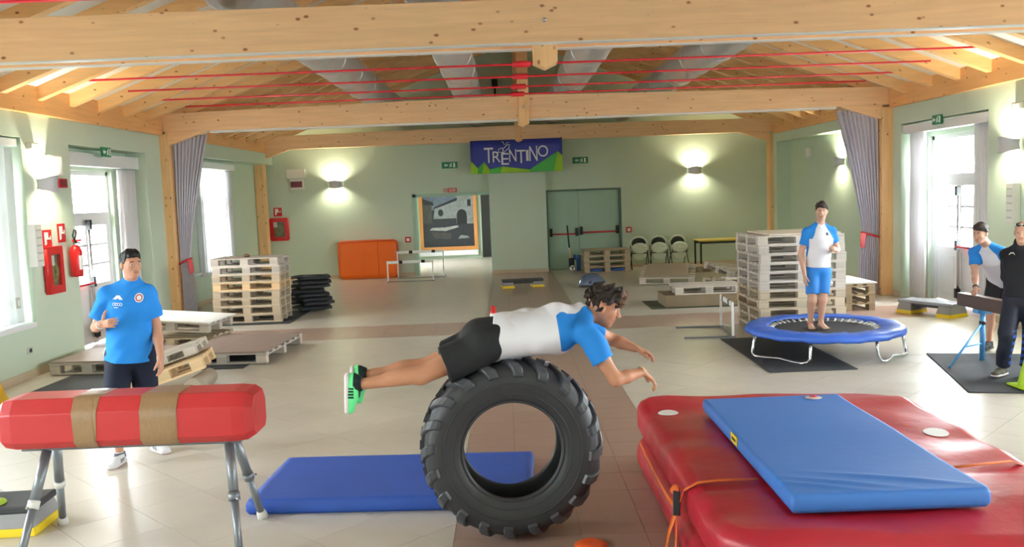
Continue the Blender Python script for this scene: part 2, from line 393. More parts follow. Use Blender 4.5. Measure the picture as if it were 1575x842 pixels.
# tie beam nearest the camera: two planks with a recessed filler, king post through the middle
def king(x0, x1, y0, y1, zt, ztop, parent):
    mb = MB(); xm = (x0 + x1) / 2
    T = Matrix(((1, 0, 0, 0), (0, 0, 1, 0), (0, 1, 0, 0), (0, 0, 0, 1)))
    mb.prism([(x0, ztop), (x0, zt + .05), (xm, zt), (x1, zt + .05), (x1, ztop)], y0, y1, T)
    return mb.build('king_post', M_BEAMZ, parent, bevel=.006)
tb = struct(MB().box(-6.7, 7.6, 8.14, 8.36, 3.53, 3.84).build('tie_beam', M_BEAMX))
MB().box(-6.7, 7.6, 8.05, 8.14, 3.48, 3.87).build('front_plank', M_BEAMX, tb, bevel=.006)
MB().box(-6.7, 7.6, 8.36, 8.45, 3.48, 3.87).build('rear_plank', M_BEAMX, tb, bevel=.006)
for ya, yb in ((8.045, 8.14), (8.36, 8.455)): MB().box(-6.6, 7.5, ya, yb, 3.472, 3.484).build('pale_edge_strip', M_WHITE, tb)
king(.31, .53, 8.145, 8.355, 3.27, zr(XR) - .1, tb)
MB().lathe([(0, .012), (.018, .01), (.022, 0)], 12, (.415, 8.05, 3.68), (0, -1, 0)).build('bolt', M_CHROME, tb)
def tie(y0, y1, x0, x1, zb, zt, zm, braces):
    T = Matrix(((1, 0, 0, 0), (0, 0, 1, 0), (0, 1, 0, 0), (0, 0, 0, 1)))
    t = struct(MB().prism([(x0, zb), (x1, zb), (x1, zt), ((x0 + x1) / 2, zm), (x0, zt)], y0, y1, T).build('tie_beam', M_BEAMX, bevel=.006))
    for xa, sg in braces:
        MB().prism([(xa, zb), (xa + sg * .78, zb), (xa, zb - .26)], y0 + .03, y1 - .03, T).build('corner_brace', M_BEAMX, t, bevel=.004)
    return t
t2b = tie(16.12, 16.42, -6.5, 7.4, 3.48, 3.80, 3.9, ((-6.1, 1), (6.92, -1)))
king(.3, .5, 16.08, 16.46, 3.34, zr(XR) - .1, t2b)
MB().box(-5.3, 6.1, 16.2, 16.34, 3.445, 3.482).build('curtain_rail', M_WHITE, t2b)
MB().lathe([(0, .012), (.018, .01), (.022, 0)], 12, (.4, 16.08, 3.68), (0, -1, 0)).build('bolt', M_CHROME, t2b)
t3b = tie(23.22, 23.48, -6.6, 7.3, 3.5, 3.84, 3.9, ((-6.34, 1), (7.0, -1)))
king(.33, .52, 23.2, 23.5, 3.45, zr(XR) - .1, t3b)

# ---- red tension rods under the rafters, each with a turnbuckle
for y, pos in ((7.4, 'in front of the nearest tie beam'), (12.0, 'nearest of four between the tie beams'), (13.25, 'second of four between the tie beams'),
               (14.5, 'third of four between the tie beams'), (15.6, 'farthest of four between the tie beams')):
    z = 3.86
    xl = XR - DL + (z - 3.58) / SL - .03; xr = XR + DL - (z - 3.58) / SL + .03
    r = thing('tension_rod', 'thin red steel roof rod, ' + pos, 'rod', (XR, y, z))
    MB().tube([(xl - XR, 0, 0), (0, 0, 0), (xr - XR, 0, 0)], .014, 8).build('rod', M_REDROD, r)
    MB().tube([(-.28, 0, 0), (-.26, 0, 0), (-.05, 0, 0), (-.03, 0, 0)], [.016, .042, .042, .016], 8).build('turnbuckle', M_REDROD, r)

# ---- round ventilation ducts above the tie beams
r0 = .28
pipe = MB().tube([(0, y, 0) for y in (-2.8, 5, 12, 18, 23.8)], r0, 28).mesh('pipe', M_STEEL)
band = MB().lathe([(r0 - .002, -.02), (r0 + .012, -.012), (r0 + .012, .012), (r0 - .002, .02)], 28, (0, 0, 0), (0, 1, 0)).mesh('seam_band', M_STEEL)
diff = MB().lathe([(0, .03), (.1, .03), (.16, .02), (.2, 0), (.2, -.06)], 20, (0, 0, 0), (0, 0, -1)).mesh('diffuser', M_STEEL)
for x, nm in ((-2.5, 'leftmost of four'), (-.68, 'second from left of four'), (1.32, 'third from left of four'), (3.2, 'rightmost of four')):
    d = thing('ventilation_duct', 'round galvanised ventilation duct along the roof, ' + nm, 'duct', (x, 0, 4.22))
    link('pipe', pipe, d)
    for y in np.arange(5.5, 23.5, 1.5): link('seam_band', band, d).location.y = y
    for y in (9.3, 18.2): link('diffuser', diff, d).location = (0, y - .35, -r0)
# ============================================================ windows, doors, curtains, wall fittings
def glassy(name, tint, gl=.08):
    m = bpy.data.materials.new(name); m.use_nodes = True; N = m.node_tree.nodes; L = m.node_tree.links; N.clear()
    o = N.new('ShaderNodeOutputMaterial'); t = N.new('ShaderNodeBsdfTransparent'); t.inputs[0].default_value = tint
    g = N.new('ShaderNodeBsdfGlossy'); g.inputs['Roughness'].default_value = .05; x = N.new('ShaderNodeMixShader'); x.inputs[0].default_value = gl
    L.new(t.outputs[0], x.inputs[1]); L.new(g.outputs[0], x.inputs[2]); L.new(x.outputs[0], o.inputs[0]); return m
M_GLASS = glassy('window_glass', (.95, .97, .97, 1))
def sheer(name, col, tr):
    m = bpy.data.materials.new(name); m.use_nodes = True; N = m.node_tree.nodes; L = m.node_tree.links; N.clear()
    o = N.new('ShaderNodeOutputMaterial'); d = N.new('ShaderNodeBsdfDiffuse'); d.inputs[0].default_value = col
    t = N.new('ShaderNodeBsdfTranslucent'); t.inputs[0].default_value = col; x = N.new('ShaderNodeMixShader'); x.inputs[0].default_value = tr
    tc = N.new('ShaderNodeTexCoord'); nz = N.new('ShaderNodeTexNoise'); nz.inputs['Scale'].default_value = 90; bp = N.new('ShaderNodeBump'); bp.inputs['Strength'].default_value = .1
    L.new(tc.outputs['Object'], nz.inputs[0]); L.new(nz.outputs[0], bp.inputs['Height']); L.new(bp.outputs[0], d.inputs['Normal'])
    L.new(d.outputs[0], x.inputs[1]); L.new(t.outputs[0], x.inputs[2]); L.new(x.outputs[0], o.inputs[0]); return m
M_SHEER = sheer('white_curtain_cloth', (.93, .92, .94, 1), .4)
M_NET = sheer('sheer_net_curtain', (.92, .92, .93, 1), .6)

FR = {'L': ((-6.2, 0, 0), (0, 1, 0), (1, 0, 0)), 'R': ((7.1, 0, 0), (0, -1, 0), (-1, 0, 0)), 'B': ((0, 23.9, 0), (1, 0, 0), (0, -1, 0))}
def frame(side, a, z, off=0.0):
    """matrix with x to the right, y up, z out of the named wall, at distance a along the wall and height z"""
    o, r, n = [Vector(t) for t in FR[side]]; ax = Vector((0, 1, 0)) if side in 'LR' else Vector((1, 0, 0))
    p = o + ax * a + Vector((0, 0, z)) + n * off
    return Matrix.Translation(p) @ Matrix((r, Vector((0, 0, 1)), n)).transposed().to_4x4()
def wthing(name, label, cat, side, a, z, off=0.0, group=None):
    o = thing(name, label, cat, group=group); o.matrix_world = frame(side, a, z, off); return o

def window(name, x0, x1, y0, y1, z0, z1, door=False):
    """joinery in a side-wall opening: frame, leaves, glazing bars and panes; doors get kick panels"""
    d = MB(); t = .07
    for a in ((x0, x1, y0, y0 + t, z0, z1), (x0, x1, y1 - t, y1, z0, z1), (x0, x1, y0, y1, z1 - t, z1)): d.box(*a)
    if not door: d.box(x0, x1, y0, y1, z0, z0 + t)
    root = struct(d.build(name, M_WHITE, bevel=.004)); xm = (x0 + x1) / 2; ym = (y0 + y1) / 2
    ztr = z1 - .72
    MB().box(x0, x1, y0 + t, y1 - t, ztr - .06, ztr + .06).build('transom', M_WHITE, root)
    zb = z0 + (.95 if door else t)
    for a, b in ((y0 + t, ym), (ym, y1 - t)):
        s = .085; lf = MB()
        for q in ((a, a + s, z0 + .01, ztr - .06), (b - s, b, z0 + .01, ztr - .06), (a + s, b - s, ztr - .06 - s, ztr - .06), (a + s, b - s, zb - s, zb)): lf.box(xm - .025, xm + .025, *q)
        n = 3; h = (ztr - .06 - s - zb) / n
        for k in range(1, n): lf.box(xm - .02, xm + .02, a + s, b - s, zb + k * h - .018, zb + k * h + .018)
        lf = lf.build('leaf', M_WHITE, root)
        for k in range(n): MB().box(xm - .004, xm + .004, a + s - .005, b - s + .005, zb + k * h, zb + (k + 1) * h).build('pane', M_GLASS, lf)
        if door:
            MB().box(xm - .015, xm + .015, a + s, b - s, z0 + .02, zb - s).build('kick_panel', M_WHITE, lf)
            MB().box(xm - .022, xm + .022, a + s + .06, b - s - .06, z0 + .14, zb - s - .06).build('raised_panel', M_WHITE, lf, bevel=.006)
    MB().box(xm - .004, xm + .004, y0 + t, y1 - t, ztr + .06, z1 - t).build('pane', M_GLASS, root)
    return root
n = 0
for k, (y0, y1, z0, z1) in enumerate(LEFT_OUT):
    if z0 == 0: dl = window('door_1', -6.7, -6.62, y0, y1, 0, z1, True)
    else: n += 1; window('window_%d' % n, -6.7, -6.62, y0, y1, z0, z1)
nd = 1
for k, (y0, y1, z0, z1) in enumerate(RIGHT_OUT):
    if z0 == 0:
        nd += 1; w_ = window('door_%d' % nd, 7.52, 7.6, y0, y1, 0, z1, True)
        if y0 > 10: dr = w_
    else: n += 1; window('window_%d' % n, 7.52, 7.6, y0, y1, z0, z1)
# panic hardware on the two glazed doors
for root, x, y0, y1, sg in ((dl, -6.6, 13.3, 14.8, 1), (dr, 7.5, 13.8, 15.45, -1)):
    ym = (y0 + y1) / 2 - .12 * 1
    MB().tube([(x + sg * .03, ym, .1), (x + sg * .03, ym, 1.05), (x + sg * .03, ym, 1.98)], .022, 8).build('vertical_bolt', M_CHROME, root)
    for z in (.2, 1.0, 1.9): MB().box(x, x + sg * .08, ym - .035, ym + .035, z - .08, z + .08).build('bolt_case', M_BLACK, root, bevel=.006)
    MB().tube([(x + sg * .07, y0 + .12, .98), (x + sg * .07, ym, .98)], .018, 8).build('push_bar', M_REDROD, root)
for k, (y0, y1) in enumerate(((9.2, 11.5), (17.9, 21.2))):
    struct(MB().box(-6.56, -6.18 if k == 0 else -6.5, y0 + .02, y1 - .02, .64 if k == 0 else .66, .70 if k == 0 else .71).build('trim_%d' % (k + 1), M_WHITE, bevel=.005))

def curtain(name, label, cat, mat, path, z0, z1, pleats, amp, group=None, tie=None, nv=24):
    """hanging pleated cloth; path(v) gives the two end points (x, y) at height fraction v"""
    def fn(u, v):
        (xa, ya), (xb, yb) = path(v); dx, dy = xb - xa, yb - ya; ln = math.hypot(dx, dy) + 1e-6
        a = amp * (.75 + .25 * math.sin(3 * v + 5 * u)) * math.sin(2 * PI * pleats * u + .5 * math.sin(4 * v))
        return (xa + dx * u - dy / ln * a, ya + dy * u + dx / ln * a, z0 + (z1 - z0) * v)
    o = MB().grid(fn, pleats * 8, nv).build('cloth', mat, None, solid=.006)
    return o
def ends(ya, yb, x): return lambda v: ((x, ya), (x, yb))
def wcurt(label, x, ya, yb, z0, z1, pl, mat=M_SHEER):
    o = curtain('w', '', '', mat, ends(ya, yb, x), z0, z1, pl, .045); o.name = 'white_curtain'; return tag(o, label, 'curtain', 'white window curtains')
wcurt('white curtain over the window at the far left edge', -6.3, 9.4, 11.4, .72, 2.96, 11, M_NET)
wcurt('white curtain on the right side of the left glazed door', -6.42, 14.8, 15.4, .06, 2.78, 6)
wcurt('sheer white curtain over the bright window behind the left pallet tower', -6.49, 18.7, 20.5, .62, 2.9, 12, M_NET)
wcurt('narrow sheer white curtain at the back edge of the rear left window', -6.47, 20.6, 20.95, .62, 2.9, 4)
wcurt('white curtain left of the right-hand glazed door', 7.22, 15.68, 15.12, .04, 2.92, 6)
wcurt('white curtain right of the right-hand glazed door, behind the leaning man', 7.22, 13.55, 13.0, .04, 2.92, 6)
def pelmet(label, x0, x1, y0, y1, z0, z1):
    o = MB().box(x0, x1, y0, y1, z0, z1).build('pelmet_box', M_WHITE, bevel=.006); tag(o, label, 'pelmet', 'curtain pelmets')
pelmet('white curtain pelmet box above the left glazed door', -6.5, -6.32, 12.8, 15.44, 2.8, 3.0)
pelmet('white curtain pelmet box at the far left edge', -6.42, -6.22, 9.25, 11.45, 2.98, 3.08)
pelmet('white curtain pelmet box above the rear left window', -6.54, -6.38, 18.5, 21.1, 2.92, 3.06)
pelmet('white curtain pelmet box above the right glazed door', 7.12, 7.32, 12.98, 15.78, 2.92, 3.07)

# grey stage curtains gathered to the posts with red ties
def stage(label, x_post, sg, xt, xtie, xbot, y):
    root = thing('stage_curtain', label, 'curtain', (0, 0, 0), 0, 'grey stage curtains')
    zt, zi = 3.42, 1.12
    def path(v):
        z = .03 + (zt - .03) * v
        if z > zi:
            t = (z - zi) / (zt - zi); w = xtie + (xt - xtie) * t ** 1.25; a = x_post
        else:
            t = 1 - z / zi; w = xtie + (xbot - xtie) * min(1, t * 2.2) ** .7; a = x_post
        return ((a, y), (w, y))
    o = curtain('c', '', '', M_GCURT, path, .03, zt, 9, .055, nv=40); o.name = 'cloth'; o.parent = root
    a, b = min(x_post, xtie), max(x_post, xtie)
    ring = [((a + b) / 2 + ((b - a) / 2 + .02) * math.cos(t), y + .075 * math.sin(t), zi + (.05 * sg * math.cos(t))) for t in np.linspace(0, 2 * PI, 20, endpoint=False)]
    MB().tube(ring, .018, 8, closed=True).build('tie', M_RED, root)
    MB().add([(xtie - .02 * sg, y - .1, zi + .03), (xtie + .07 * sg, y - .1, zi + .05), (xtie + .09 * sg, y - .11, zi - .2), (xtie + .01 * sg, y - .11, zi - .24)], [(0, 1, 2, 3)]).build('tie_tail', M_RED, root, solid=.01)
stage('grey stage curtain tied back at the left post with red band', -6.02, 1, -5.36, -5.84, -5.78, 16.27)
stage('grey stage curtain tied back at the right post with red band', 6.88, -1, 6.12, 6.6, 6.52, 16.27)

# ---- wall lamps
M_LAMP = pm('brushed_aluminium_shell', C(208, 208, 216), .4, metal=.15, var=.04)
M_BULB = pm('lit_lamp', C(255, 250, 230), .5, emit=(1, .93, .72, 1), es=60)
LAMPW = 62
def sconce(label, side, a, z, off=0.0, gain=1.0):
    r = wthing('wall_lamp', label, 'lamp', side, a, z, off, group='wall lamps')
    R_ = .17
    def shell(u, v):
        t = -PI / 2 + PI * u; k = 1 + .12 * (2 * v - 1) ** 2
        return (R_ * k * math.sin(t), (v - .5) * (.13 + .1 * math.cos(t) ** 2 * (1.0)), .02 + R_ * k * math.cos(t) * .95)
    MB().grid(shell, 20, 6).build('shell', M_LAMP, r, solid=.006)
    MB().box(-.05, .05, -.07, .07, 0, .03).build('wall_plate', M_LAMP, r, bevel=.004)
    MB().tube([(-.05, 0, .085), (.05, 0, .085)], .014, 8).build('bulb', M_BULB, r)
    for sg in (1, -1):
        l = bpy.data.lights.new('lamp_light', 'SPOT'); l.energy = LAMPW * gain * (1.5 if sg > 0 else 1.0); l.color = (1, .93, .66); l.shadow_soft_size = .05; l.spot_size = 2.7; l.spot_blend = .8
        o = bpy.data.objects.new('lamp_light', l); COL.objects.link(o); o.parent = r
        o.location = (0, .02 * sg, .12); o.rotation_euler = (-PI / 2 * sg * -1, 0, 0)
sconce('aluminium wall lamp on the left wall beside the white curtain', 'L', 11.95, 2.5)
sconce('aluminium wall lamp on the back wall above the orange mat', 'B', -4.53, 2.55)
sconce('aluminium wall lamp on the back wall above the folding chairs and table', 'B', 5.15, 2.56)
sconce('aluminium wall lamp on the right wall at the picture edge', 'R', 12.3, 2.55)
sconce('aluminium wall lamp on the rear right wall beside the stage curtain', 'R', 19.45, 2.55, -.35)

# ---- signs and boxes on the walls
def plate(parent, name, x0, x1, y0, y1, z0, z1, mat, bevel=0): return MB().box(x0, x1, y0, y1, z0, z1).build(name, mat, parent, bevel=bevel)
def exit_sign(label, side, a, z, off=0.0, w=.42, h=.17):
    r = wthing('exit_sign', label, 'sign', side, a, z, off, 'green exit signs')
    plate(r, 'panel', -w / 2, w / 2, -h / 2, h / 2, 0, .03, M_SIGNG, .004)
    z0, z1 = .03, .034; s = h / .17
    MB().prism([(-.15 * s, 0), (-.10 * s, .045 * s), (-.10 * s, .018 * s), (-.04 * s, .018 * s), (-.04 * s, -.018 * s), (-.10 * s, -.018 * s), (-.10 * s, -.045 * s)], z0, z1).build('arrow', M_SIGNW, r)
    mb = MB().prism([(-.01 * s, -.055 * s), (.015 * s, -.055 * s), (.03 * s, -.01 * s), (.055 * s, -.05 * s), (.075 * s, -.045 * s), (.05 * s, .01 * s), (.06 * s, .03 * s), (.03 * s, .035 * s), (0, .02 * s), (.005 * s, .008 * s), (.02 * s, .012 * s)], z0, z1)
    mb.build('running_figure', M_SIGNW, r)
    MB().lathe([(0, .004), (.014 * s, .004), (.014 * s, 0)], 10, (.055 * s, .05 * s, .03)).build('figure_head', M_SIGNW, r)
    plate(r, 'door_mark', .1 * s, .15 * s, -.06 * s, .06 * s, z0, z1, M_SIGNW)
exit_sign('green exit sign on back wall left of the blue banner', 'B', -1.45, 2.95)
exit_sign('green exit sign on back wall right of the blue banner', 'B', 2.07, 2.95)
exit_sign('small green exit sign over the left glazed door', 'L', 13.9, 3.02, .0, .3, .15)
exit_sign('small green exit sign over the right glazed door', 'R', 14.45, 3.07, .0, .3, .15)

def red_sign(label, side, a, z, w, h, off=0.0):
    r = wthing('fire_sign', label, 'sign', side, a, z, off, 'red fire signs')
    plate(r, 'panel', -w / 2, w / 2, -h / 2, h / 2, 0, .012, M_RED)
    MB().prism([(-.32 * w, .36 * h), (.1 * w, .36 * h), (.1 * w, .05 * h), (.3 * w, .05 * h), (.3 * w, .15 * h), (.38 * w, .15 * h), (.38 * w, -.08 * h), (.3 * w, -.05 * h), (-.1 * w, -.05 * h), (-.1 * w, -.3 * h), (-.32 * w, -.38 * h)], .012, .016).build('pictogram', M_SIGNW, r)
red_sign('red fire hose sign above the left wall hose cabinet', 'L', 11.93, 1.77, .24, .24)
red_sign('red fire extinguisher sign above the extinguisher', 'L', 12.33, 1.83, .2, .26)
red_sign('red fire hose sign above the back wall hose cabinet', 'B', -6.14, 1.87, .22, .23)
M_HOSE = pm('hose_reel_brass', C(150, 140, 72), .5, var=.3, vs=18)
M_INNER = pm('cabinet_inside', C(120, 116, 84), .6, var=.4, vs=14)
def hose_cabinet(label, side, a, z, w, h):
    r = wthing('fire_hose_cabinet', label, 'fire cabinet', side, a, z, 0, 'fire hose cabinets')
    t = .085; mb = MB()
    for q in ((-w / 2, -w / 2 + t, -h / 2, h / 2), (w / 2 - t, w / 2, -h / 2, h / 2), (-w / 2 + t, w / 2 - t, h / 2 - t * 1.25, h / 2), (-w / 2 + t, w / 2 - t, -h / 2, -h / 2 + t * 1.25)): mb.box(*q, 0, .07)
    mb.build('frame', M_RED, r)
    for sx in (-1, 1):
        MB().tube([(sx * w / 2, -h / 2 + .03, .035), (sx * w / 2, h / 2 - .03, .035)], .034, 10).build('rounded_edge', M_RED, r)
    plate(r, 'back_panel', -w / 2 + t, w / 2 - t, -h / 2 + t, h / 2 - t, .0, .02, M_INNER)
    for k in range(4):
        MB().tube([(math.cos(q) * (.11 - .022 * k), math.sin(q) * (.14 - .028 * k) - .03, .028 + .006 * k) for q in np.linspace(0, 2 * PI, 18, endpoint=False)], .013, 6, closed=True).build('hose_coil', M_HOSE, r)
    plate(r, 'note', -w / 2 + t, -w / 2 + t + .1, .06, .2, .052, .056, M_SIGNW)
    plate(r, 'glazing', -w / 2 + t, w / 2 - t, -h / 2 + t, h / 2 - t, .06, .064, M_GLASS)
hose_cabinet('red fire hose cabinet with glass front on the left wall', 'L', 12.0, 1.34, .4, .64)
hose_cabinet('red fire hose cabinet on the back wall beside the left corner post', 'B', -6.12, 1.4, .46, .62)
# extinguisher
r = wthing('fire_extinguisher', 'red fire extinguisher hung on the left wall beside the door', 'extinguisher', 'L', 12.5, 1.2)
MB().lathe([(0, 0), (.075, 0), (.085, .03), (.085, .36), (.06, .42), (.03, .45), (0, .45)], 20, (0, 0, .1), (0, 1, 0)).build('cylinder', M_RED, r)
MB().lathe([(.028, .45), (.028, .5), (.015, .52), (0, .52)], 12, (0, 0, .1), (0, 1, 0)).build('valve', M_CHROME, r)
MB().tube([(0, .51, .1), (.02, .6, .12), (.0, .66, .13), (-.06, .66, .13), (-.09, .58, .12), (-.06, .5, .14), (-.0, .47, .17)], .012, 8).build('hose', M_BLACK, r)
MB().box(-.06, .0, .5, .53, .09, .2).build('lever', M_RED, r)
MB().grid(lambda u, v: (.0865 * math.sin(-.7 + 1.5 * u), .1 + .2 * v, .1 + .0865 * math.cos(-.7 + 1.5 * u)), 10, 2).build('paper_label', M_SIGNW, r)
# plain boxes
M_BOXW = pm('ivory_plastic', C(236, 234, 228), .45, var=.02)
M_GREYB = pm('pale_grey_plastic', C(196, 200, 190), .5, var=.02)
M_MAROON = pm('dark_red_lens', C(120, 40, 48), .3, var=.05)
def wbox(name, label, cat, side, a, z, w, h, d, mat, off=0.0, group=None):
    r = wthing(name, label, cat, side, a, z, off, group); plate(r, 'housing', -w / 2, w / 2, -h / 2, h / 2, 0, d, mat, .008); return r
r = wbox('alarm_unit', 'white alarm box with dark red strip on the back wall, left', 'alarm', 'B', -5.58, 2.87, .5, .24, .1, M_BOXW)
plate(r, 'lower_case', -.17, .2, -.42, -.14, 0, .08, M_BOXW, .005); plate(r, 'red_lens', -.15, .16, -.36, -.2, .08, .09, M_MAROON)
r = wbox('emergency_light', 'white emergency light box right of the left wall lamp', 'emergency light', 'L', 12.22, 2.76, .3, .28, .08, M_BOXW)
plate(r, 'diffuser', -.13, .13, -.12, .12, .08, .09, M_SIGNW)
r = wbox('wall_siren', 'dark red siren box beside the left glazed door', 'siren', 'L', 12.4, 2.52, .24, .13, .06, M_RED); plate(r, 'face', -.1, .1, -.05, .05, .06, .066, M_MAROON)
r = wbox('sensor_box', 'small grey sensor box above the left wall lamp', 'sensor', 'L', 11.72, 3.0, .22, .09, .06, M_GREYB); plate(r, 'window', -.08, .08, -.03, .03, .06, .064, M_SIGNW)
r = wbox('sensor_box', 'small grey sensor box above the wall lamp at the right edge', 'sensor', 'R', 12.15, 3.07, .26, .1, .06, M_GREYB); plate(r, 'window', -.08, .08, -.03, .03, .06, .064, M_SIGNW)
def tall_box(label, side, a, z):
    r = wbox('convector_box', label, 'wall panel', side, a, z, .17, .56, .11, M_BOXW, group='tall white wall boxes')
    for k in range(5): plate(r, 'slot', -.06, .06, -.2 + k * .1 - .012, -.2 + k * .1 + .012, .108, .114, M_GREYB)
tall_box('tall slim white box on the left wall beside the hose cabinet', 'L', 11.54, 1.7); tall_box('tall slim white box on the right wall below the lamp', 'R', 12.2, 1.74)
r = wbox('junction_box', 'small white box high on the rear right wall', 'box', 'R', 21.5, 2.85, .3, .24, .06, M_BOXW, -.35); plate(r, 'cover', -.12, .12, -.09, .09, .06, .066, M_SIGNW)
r = wbox('power_outlet', 'power outlet low on the left wall', 'outlet', 'L', 11.28, .36, .13, .09, .012, M_GREYB)
plate(r, 'socket', -.03, .03, -.025, .025, .012, .016, M_DARK)
r = wbox('wall_switch', 'pale switch plate on the left wall below the hose cabinet', 'switch', 'L', 11.1, 1.0, .1, .14, .012, M_GREYB); plate(r, 'rocker', -.025, .025, -.04, .04, .012, .018, M_SIGNW)
for a, z, nm in ((-2.66, .99, 'left of the corridor opening'), (3.33, 1.03, 'right of the green double door')):
    r = wbox('call_point', 'red fire call point with white centre ' + nm, 'call point', 'B', a, z, .15, .15, .05, M_RED, group='fire call points'); plate(r, 'glass', -.04, .04, -.04, .04, .05, .055, M_SIGNW)
r = wthing('notice_strip', 'small red and white notice above the corridor opening', 'sign', 'B', -1.47, 2.28)
plate(r, 'red_plate', -.06, .18, -.055, .055, 0, .01, M_RED); plate(r, 'text_line', -.03, .15, .01, .03, .01, .013, M_SIGNW); plate(r, 'text_line', -.03, .15, -.03, -.01, .01, .013, M_SIGNW)
MB().lathe([(.035, 0), (.05, 0), (.05, .01), (.035, .01)], 16, (-.13, 0, 0), close=True).build('ring_mark', M_RED, r)
r = thing('projector_bracket', 'small black bracket hanging before the gable', 'bracket', (-.15, 23.84, 4.75))
MB().box(-.08, .08, -.12, .05, .2, .42).build('head', M_BLACK, r, bevel=.01); MB().tube([(0, -.03, -.15), (0, -.03, .22)], .025, 8).build('stem', M_BLACK, r)

# ---- corridor opening lining, painting, dark door
struct(MB().box(-2.5, -2.4, 23.86, 24.25, 0, 2.2).box(-.42, -.36, 23.9, 24.25, 0, 2.2).box(-2.5, -.36, 23.86, 24.25, 2.12, 2.2).build('trim_3', M_GREEND, bevel=.004))
pnt = thing('framed_painting', 'large dark courtyard painting in an orange wooden frame', 'painting', (-1.94, 29.97, 1.26))
M_FRAME = wood('orange_wood_frame', C(205, 140, 80), C(120, 66, 30), 'z', False)
mb = MB(); w, h, t = .98, .98, .12
for q in ((-w, -w + t, -h, h), (w - t, w, -h, h)): MB().box(q[0], q[1], -.05, 0, q[2], q[3]).build('frame_side', M_FRAME, pnt, bevel=.006)
for q in ((-w + t, w - t, h - t, h), (-w + t, w - t, -h, -h + t)): MB().box(q[0], q[1], -.05, 0, q[2], q[3]).build('frame_rail', M_FRAME, pnt, bevel=.006)
pal = [pm('painting_tone_%d' % i, C(*c), .6, var=.45, vs=9) for i, c in enumerate(((34, 38, 44), (120, 124, 124), (84, 96, 112), (58, 56, 54), (16, 18, 20), (150, 152, 148)))]
mb = MB(); mb.box(-w + t, w - t, -.02, 0, -h + t, h - t)
def pp(pts, m, lvl): mb.cur = m; mb.add([(x, -.021 - .0006 * lvl, z) for x, z in pts], [tuple(range(len(pts)))])
pp([(-.86, .4), (.3, .4), (.3, .86), (-.86, .86)], 2, 1); pp([(.28, -.1), (.86, -.1), (.86, .86), (.28, .86)], 1, 2)
pp([(-.5, .1), (.3, .1), (.3, .75), (-.45, .45)], 1, 3); pp([(-.52, .42), (-.45, .5), (.32, .8), (.32, .7)], 4, 4)
pp([(-.86, -.05), (-.55, -.05), (-.55, .55), (-.86, .62)], 3, 3); pp([(-.86, .6), (-.48, .55), (-.5, .66), (-.86, .8)], 4, 5)
arch = [(.46 + .17 * math.cos(a), .2 + .2 * math.sin(a)) for a in np.linspace(0, PI, 10)]
pp(arch + [(.29, -.1), (.63, -.1)], 4, 5); pp([(.66, .5), (.78, .5), (.78, .72), (.66, .72)], 4, 5)
pp([(-.25 + .09 * math.cos(a), .3 + .12 * math.sin(a)) for a in np.linspace(0, 2 * PI, 12, endpoint=False)], 4, 5)
pp([(-.86, -.86), (.86, -.86), (.86, -.1), (-.86, -.05)], 0, 2); pp([(-.65, -.28), (-.1, -.32), (.35, -.2), (.3, -.14), (-.1, -.2), (-.55, -.2)], 5, 6)
pp([(-.6, -.34), (.1, -.4), (.05, -.6), (-.5, -.55)], 3, 5); pp([(.3, -.6), (.7, -.58), (.62, -.5), (.4, -.48)], 1, 6)
mb.build('canvas', pal, pnt)
tag(MB().box(-3.0, -.96, 29.86, 29.99, .1, .27).build('wall_ledge', M_WHITE, bevel=.01), 'white ledge below the large courtyard painting', 'ledge')
dd = struct(MB().box(-.82, -.1, 29.93, 29.99, 0, 2.2).build('door_4', pm('dark_corridor_door', C(34, 32, 30), .6)))
# green double door with panic bars
d3 = struct(MB().box(1.1, 1.16, 23.92, 24.08, 0, 2.18).box(3.09, 3.15, 23.92, 24.08, 0, 2.18).box(1.16, 3.09, 23.92, 24.08, 2.13, 2.18).build('door_5', pm('dark_green_door_frame', C(96, 124, 108), .5)))
for a, b, z in ((1.165, 1.985, .97), (1.99, 3.085, 1.0)):
    lf = MB().box(a, b, 24.0, 24.06, .01, 2.125).build('door_leaf', M_GREEND, d3, bevel=.003)
    MB().tube([(a + .06, 23.93, z), (b - .06, 23.93, z)], .02, 8).build('push_bar', M_REDROD, lf)
    for x in (a + .06, b - .06): MB().box(x - .035, x + .035, 23.9, 24.0, z - .06, z + .16).build('bar_case', M_BLACK, lf, bevel=.008)

# ---- banner
bn = thing('banner', 'blue and green banner lettered TRENTINO hung from the rear beam', 'banner', (.35, 23.205, 3.1))
M_BBLUE = pm('banner_blue', C(52, 58, 150), .6, var=.04); M_LIME = pm('banner_lime', C(150, 196, 36), .6, var=.03); M_GRN = pm('banner_green', C(72, 172, 72), .6, var=.03)
BW, BH = 1.2, .43
def bp(v, y=0.0): return (v[0], y, v[1])
def bcloth(u, v): return (-BW + 2 * BW * u, -.008 * math.sin(9 * u), -BH + 2 * BH * v)
MB().grid(bcloth, 24, 4).build('cloth', M_BBLUE, bn, solid=.004)
def bpoly(name, pts, m, lv=1): MB().add([bp(((x - .5) * 2 * BW, (y - .5) * 2 * BH), -.014 - .0015 * lv) for x, y in pts], [tuple(range(len(pts)))]).build(name, m, bn)
bpoly('mountain', [(0, 0), (.0, .4), (.075, .17), (.07, 0)], M_LIME); bpoly('mountain', [(.07, 0), (.075, .17), (.145, .36), (.12, 0)], M_GRN)
bpoly('mountain', [(.12, 0), (.145, .36), (.2, .13), (.2, 0)], M_LIME, 2); bpoly('mountain', [(.2, 0), (.2, .13), (.34, .2), (.32, 0)], M_GRN)
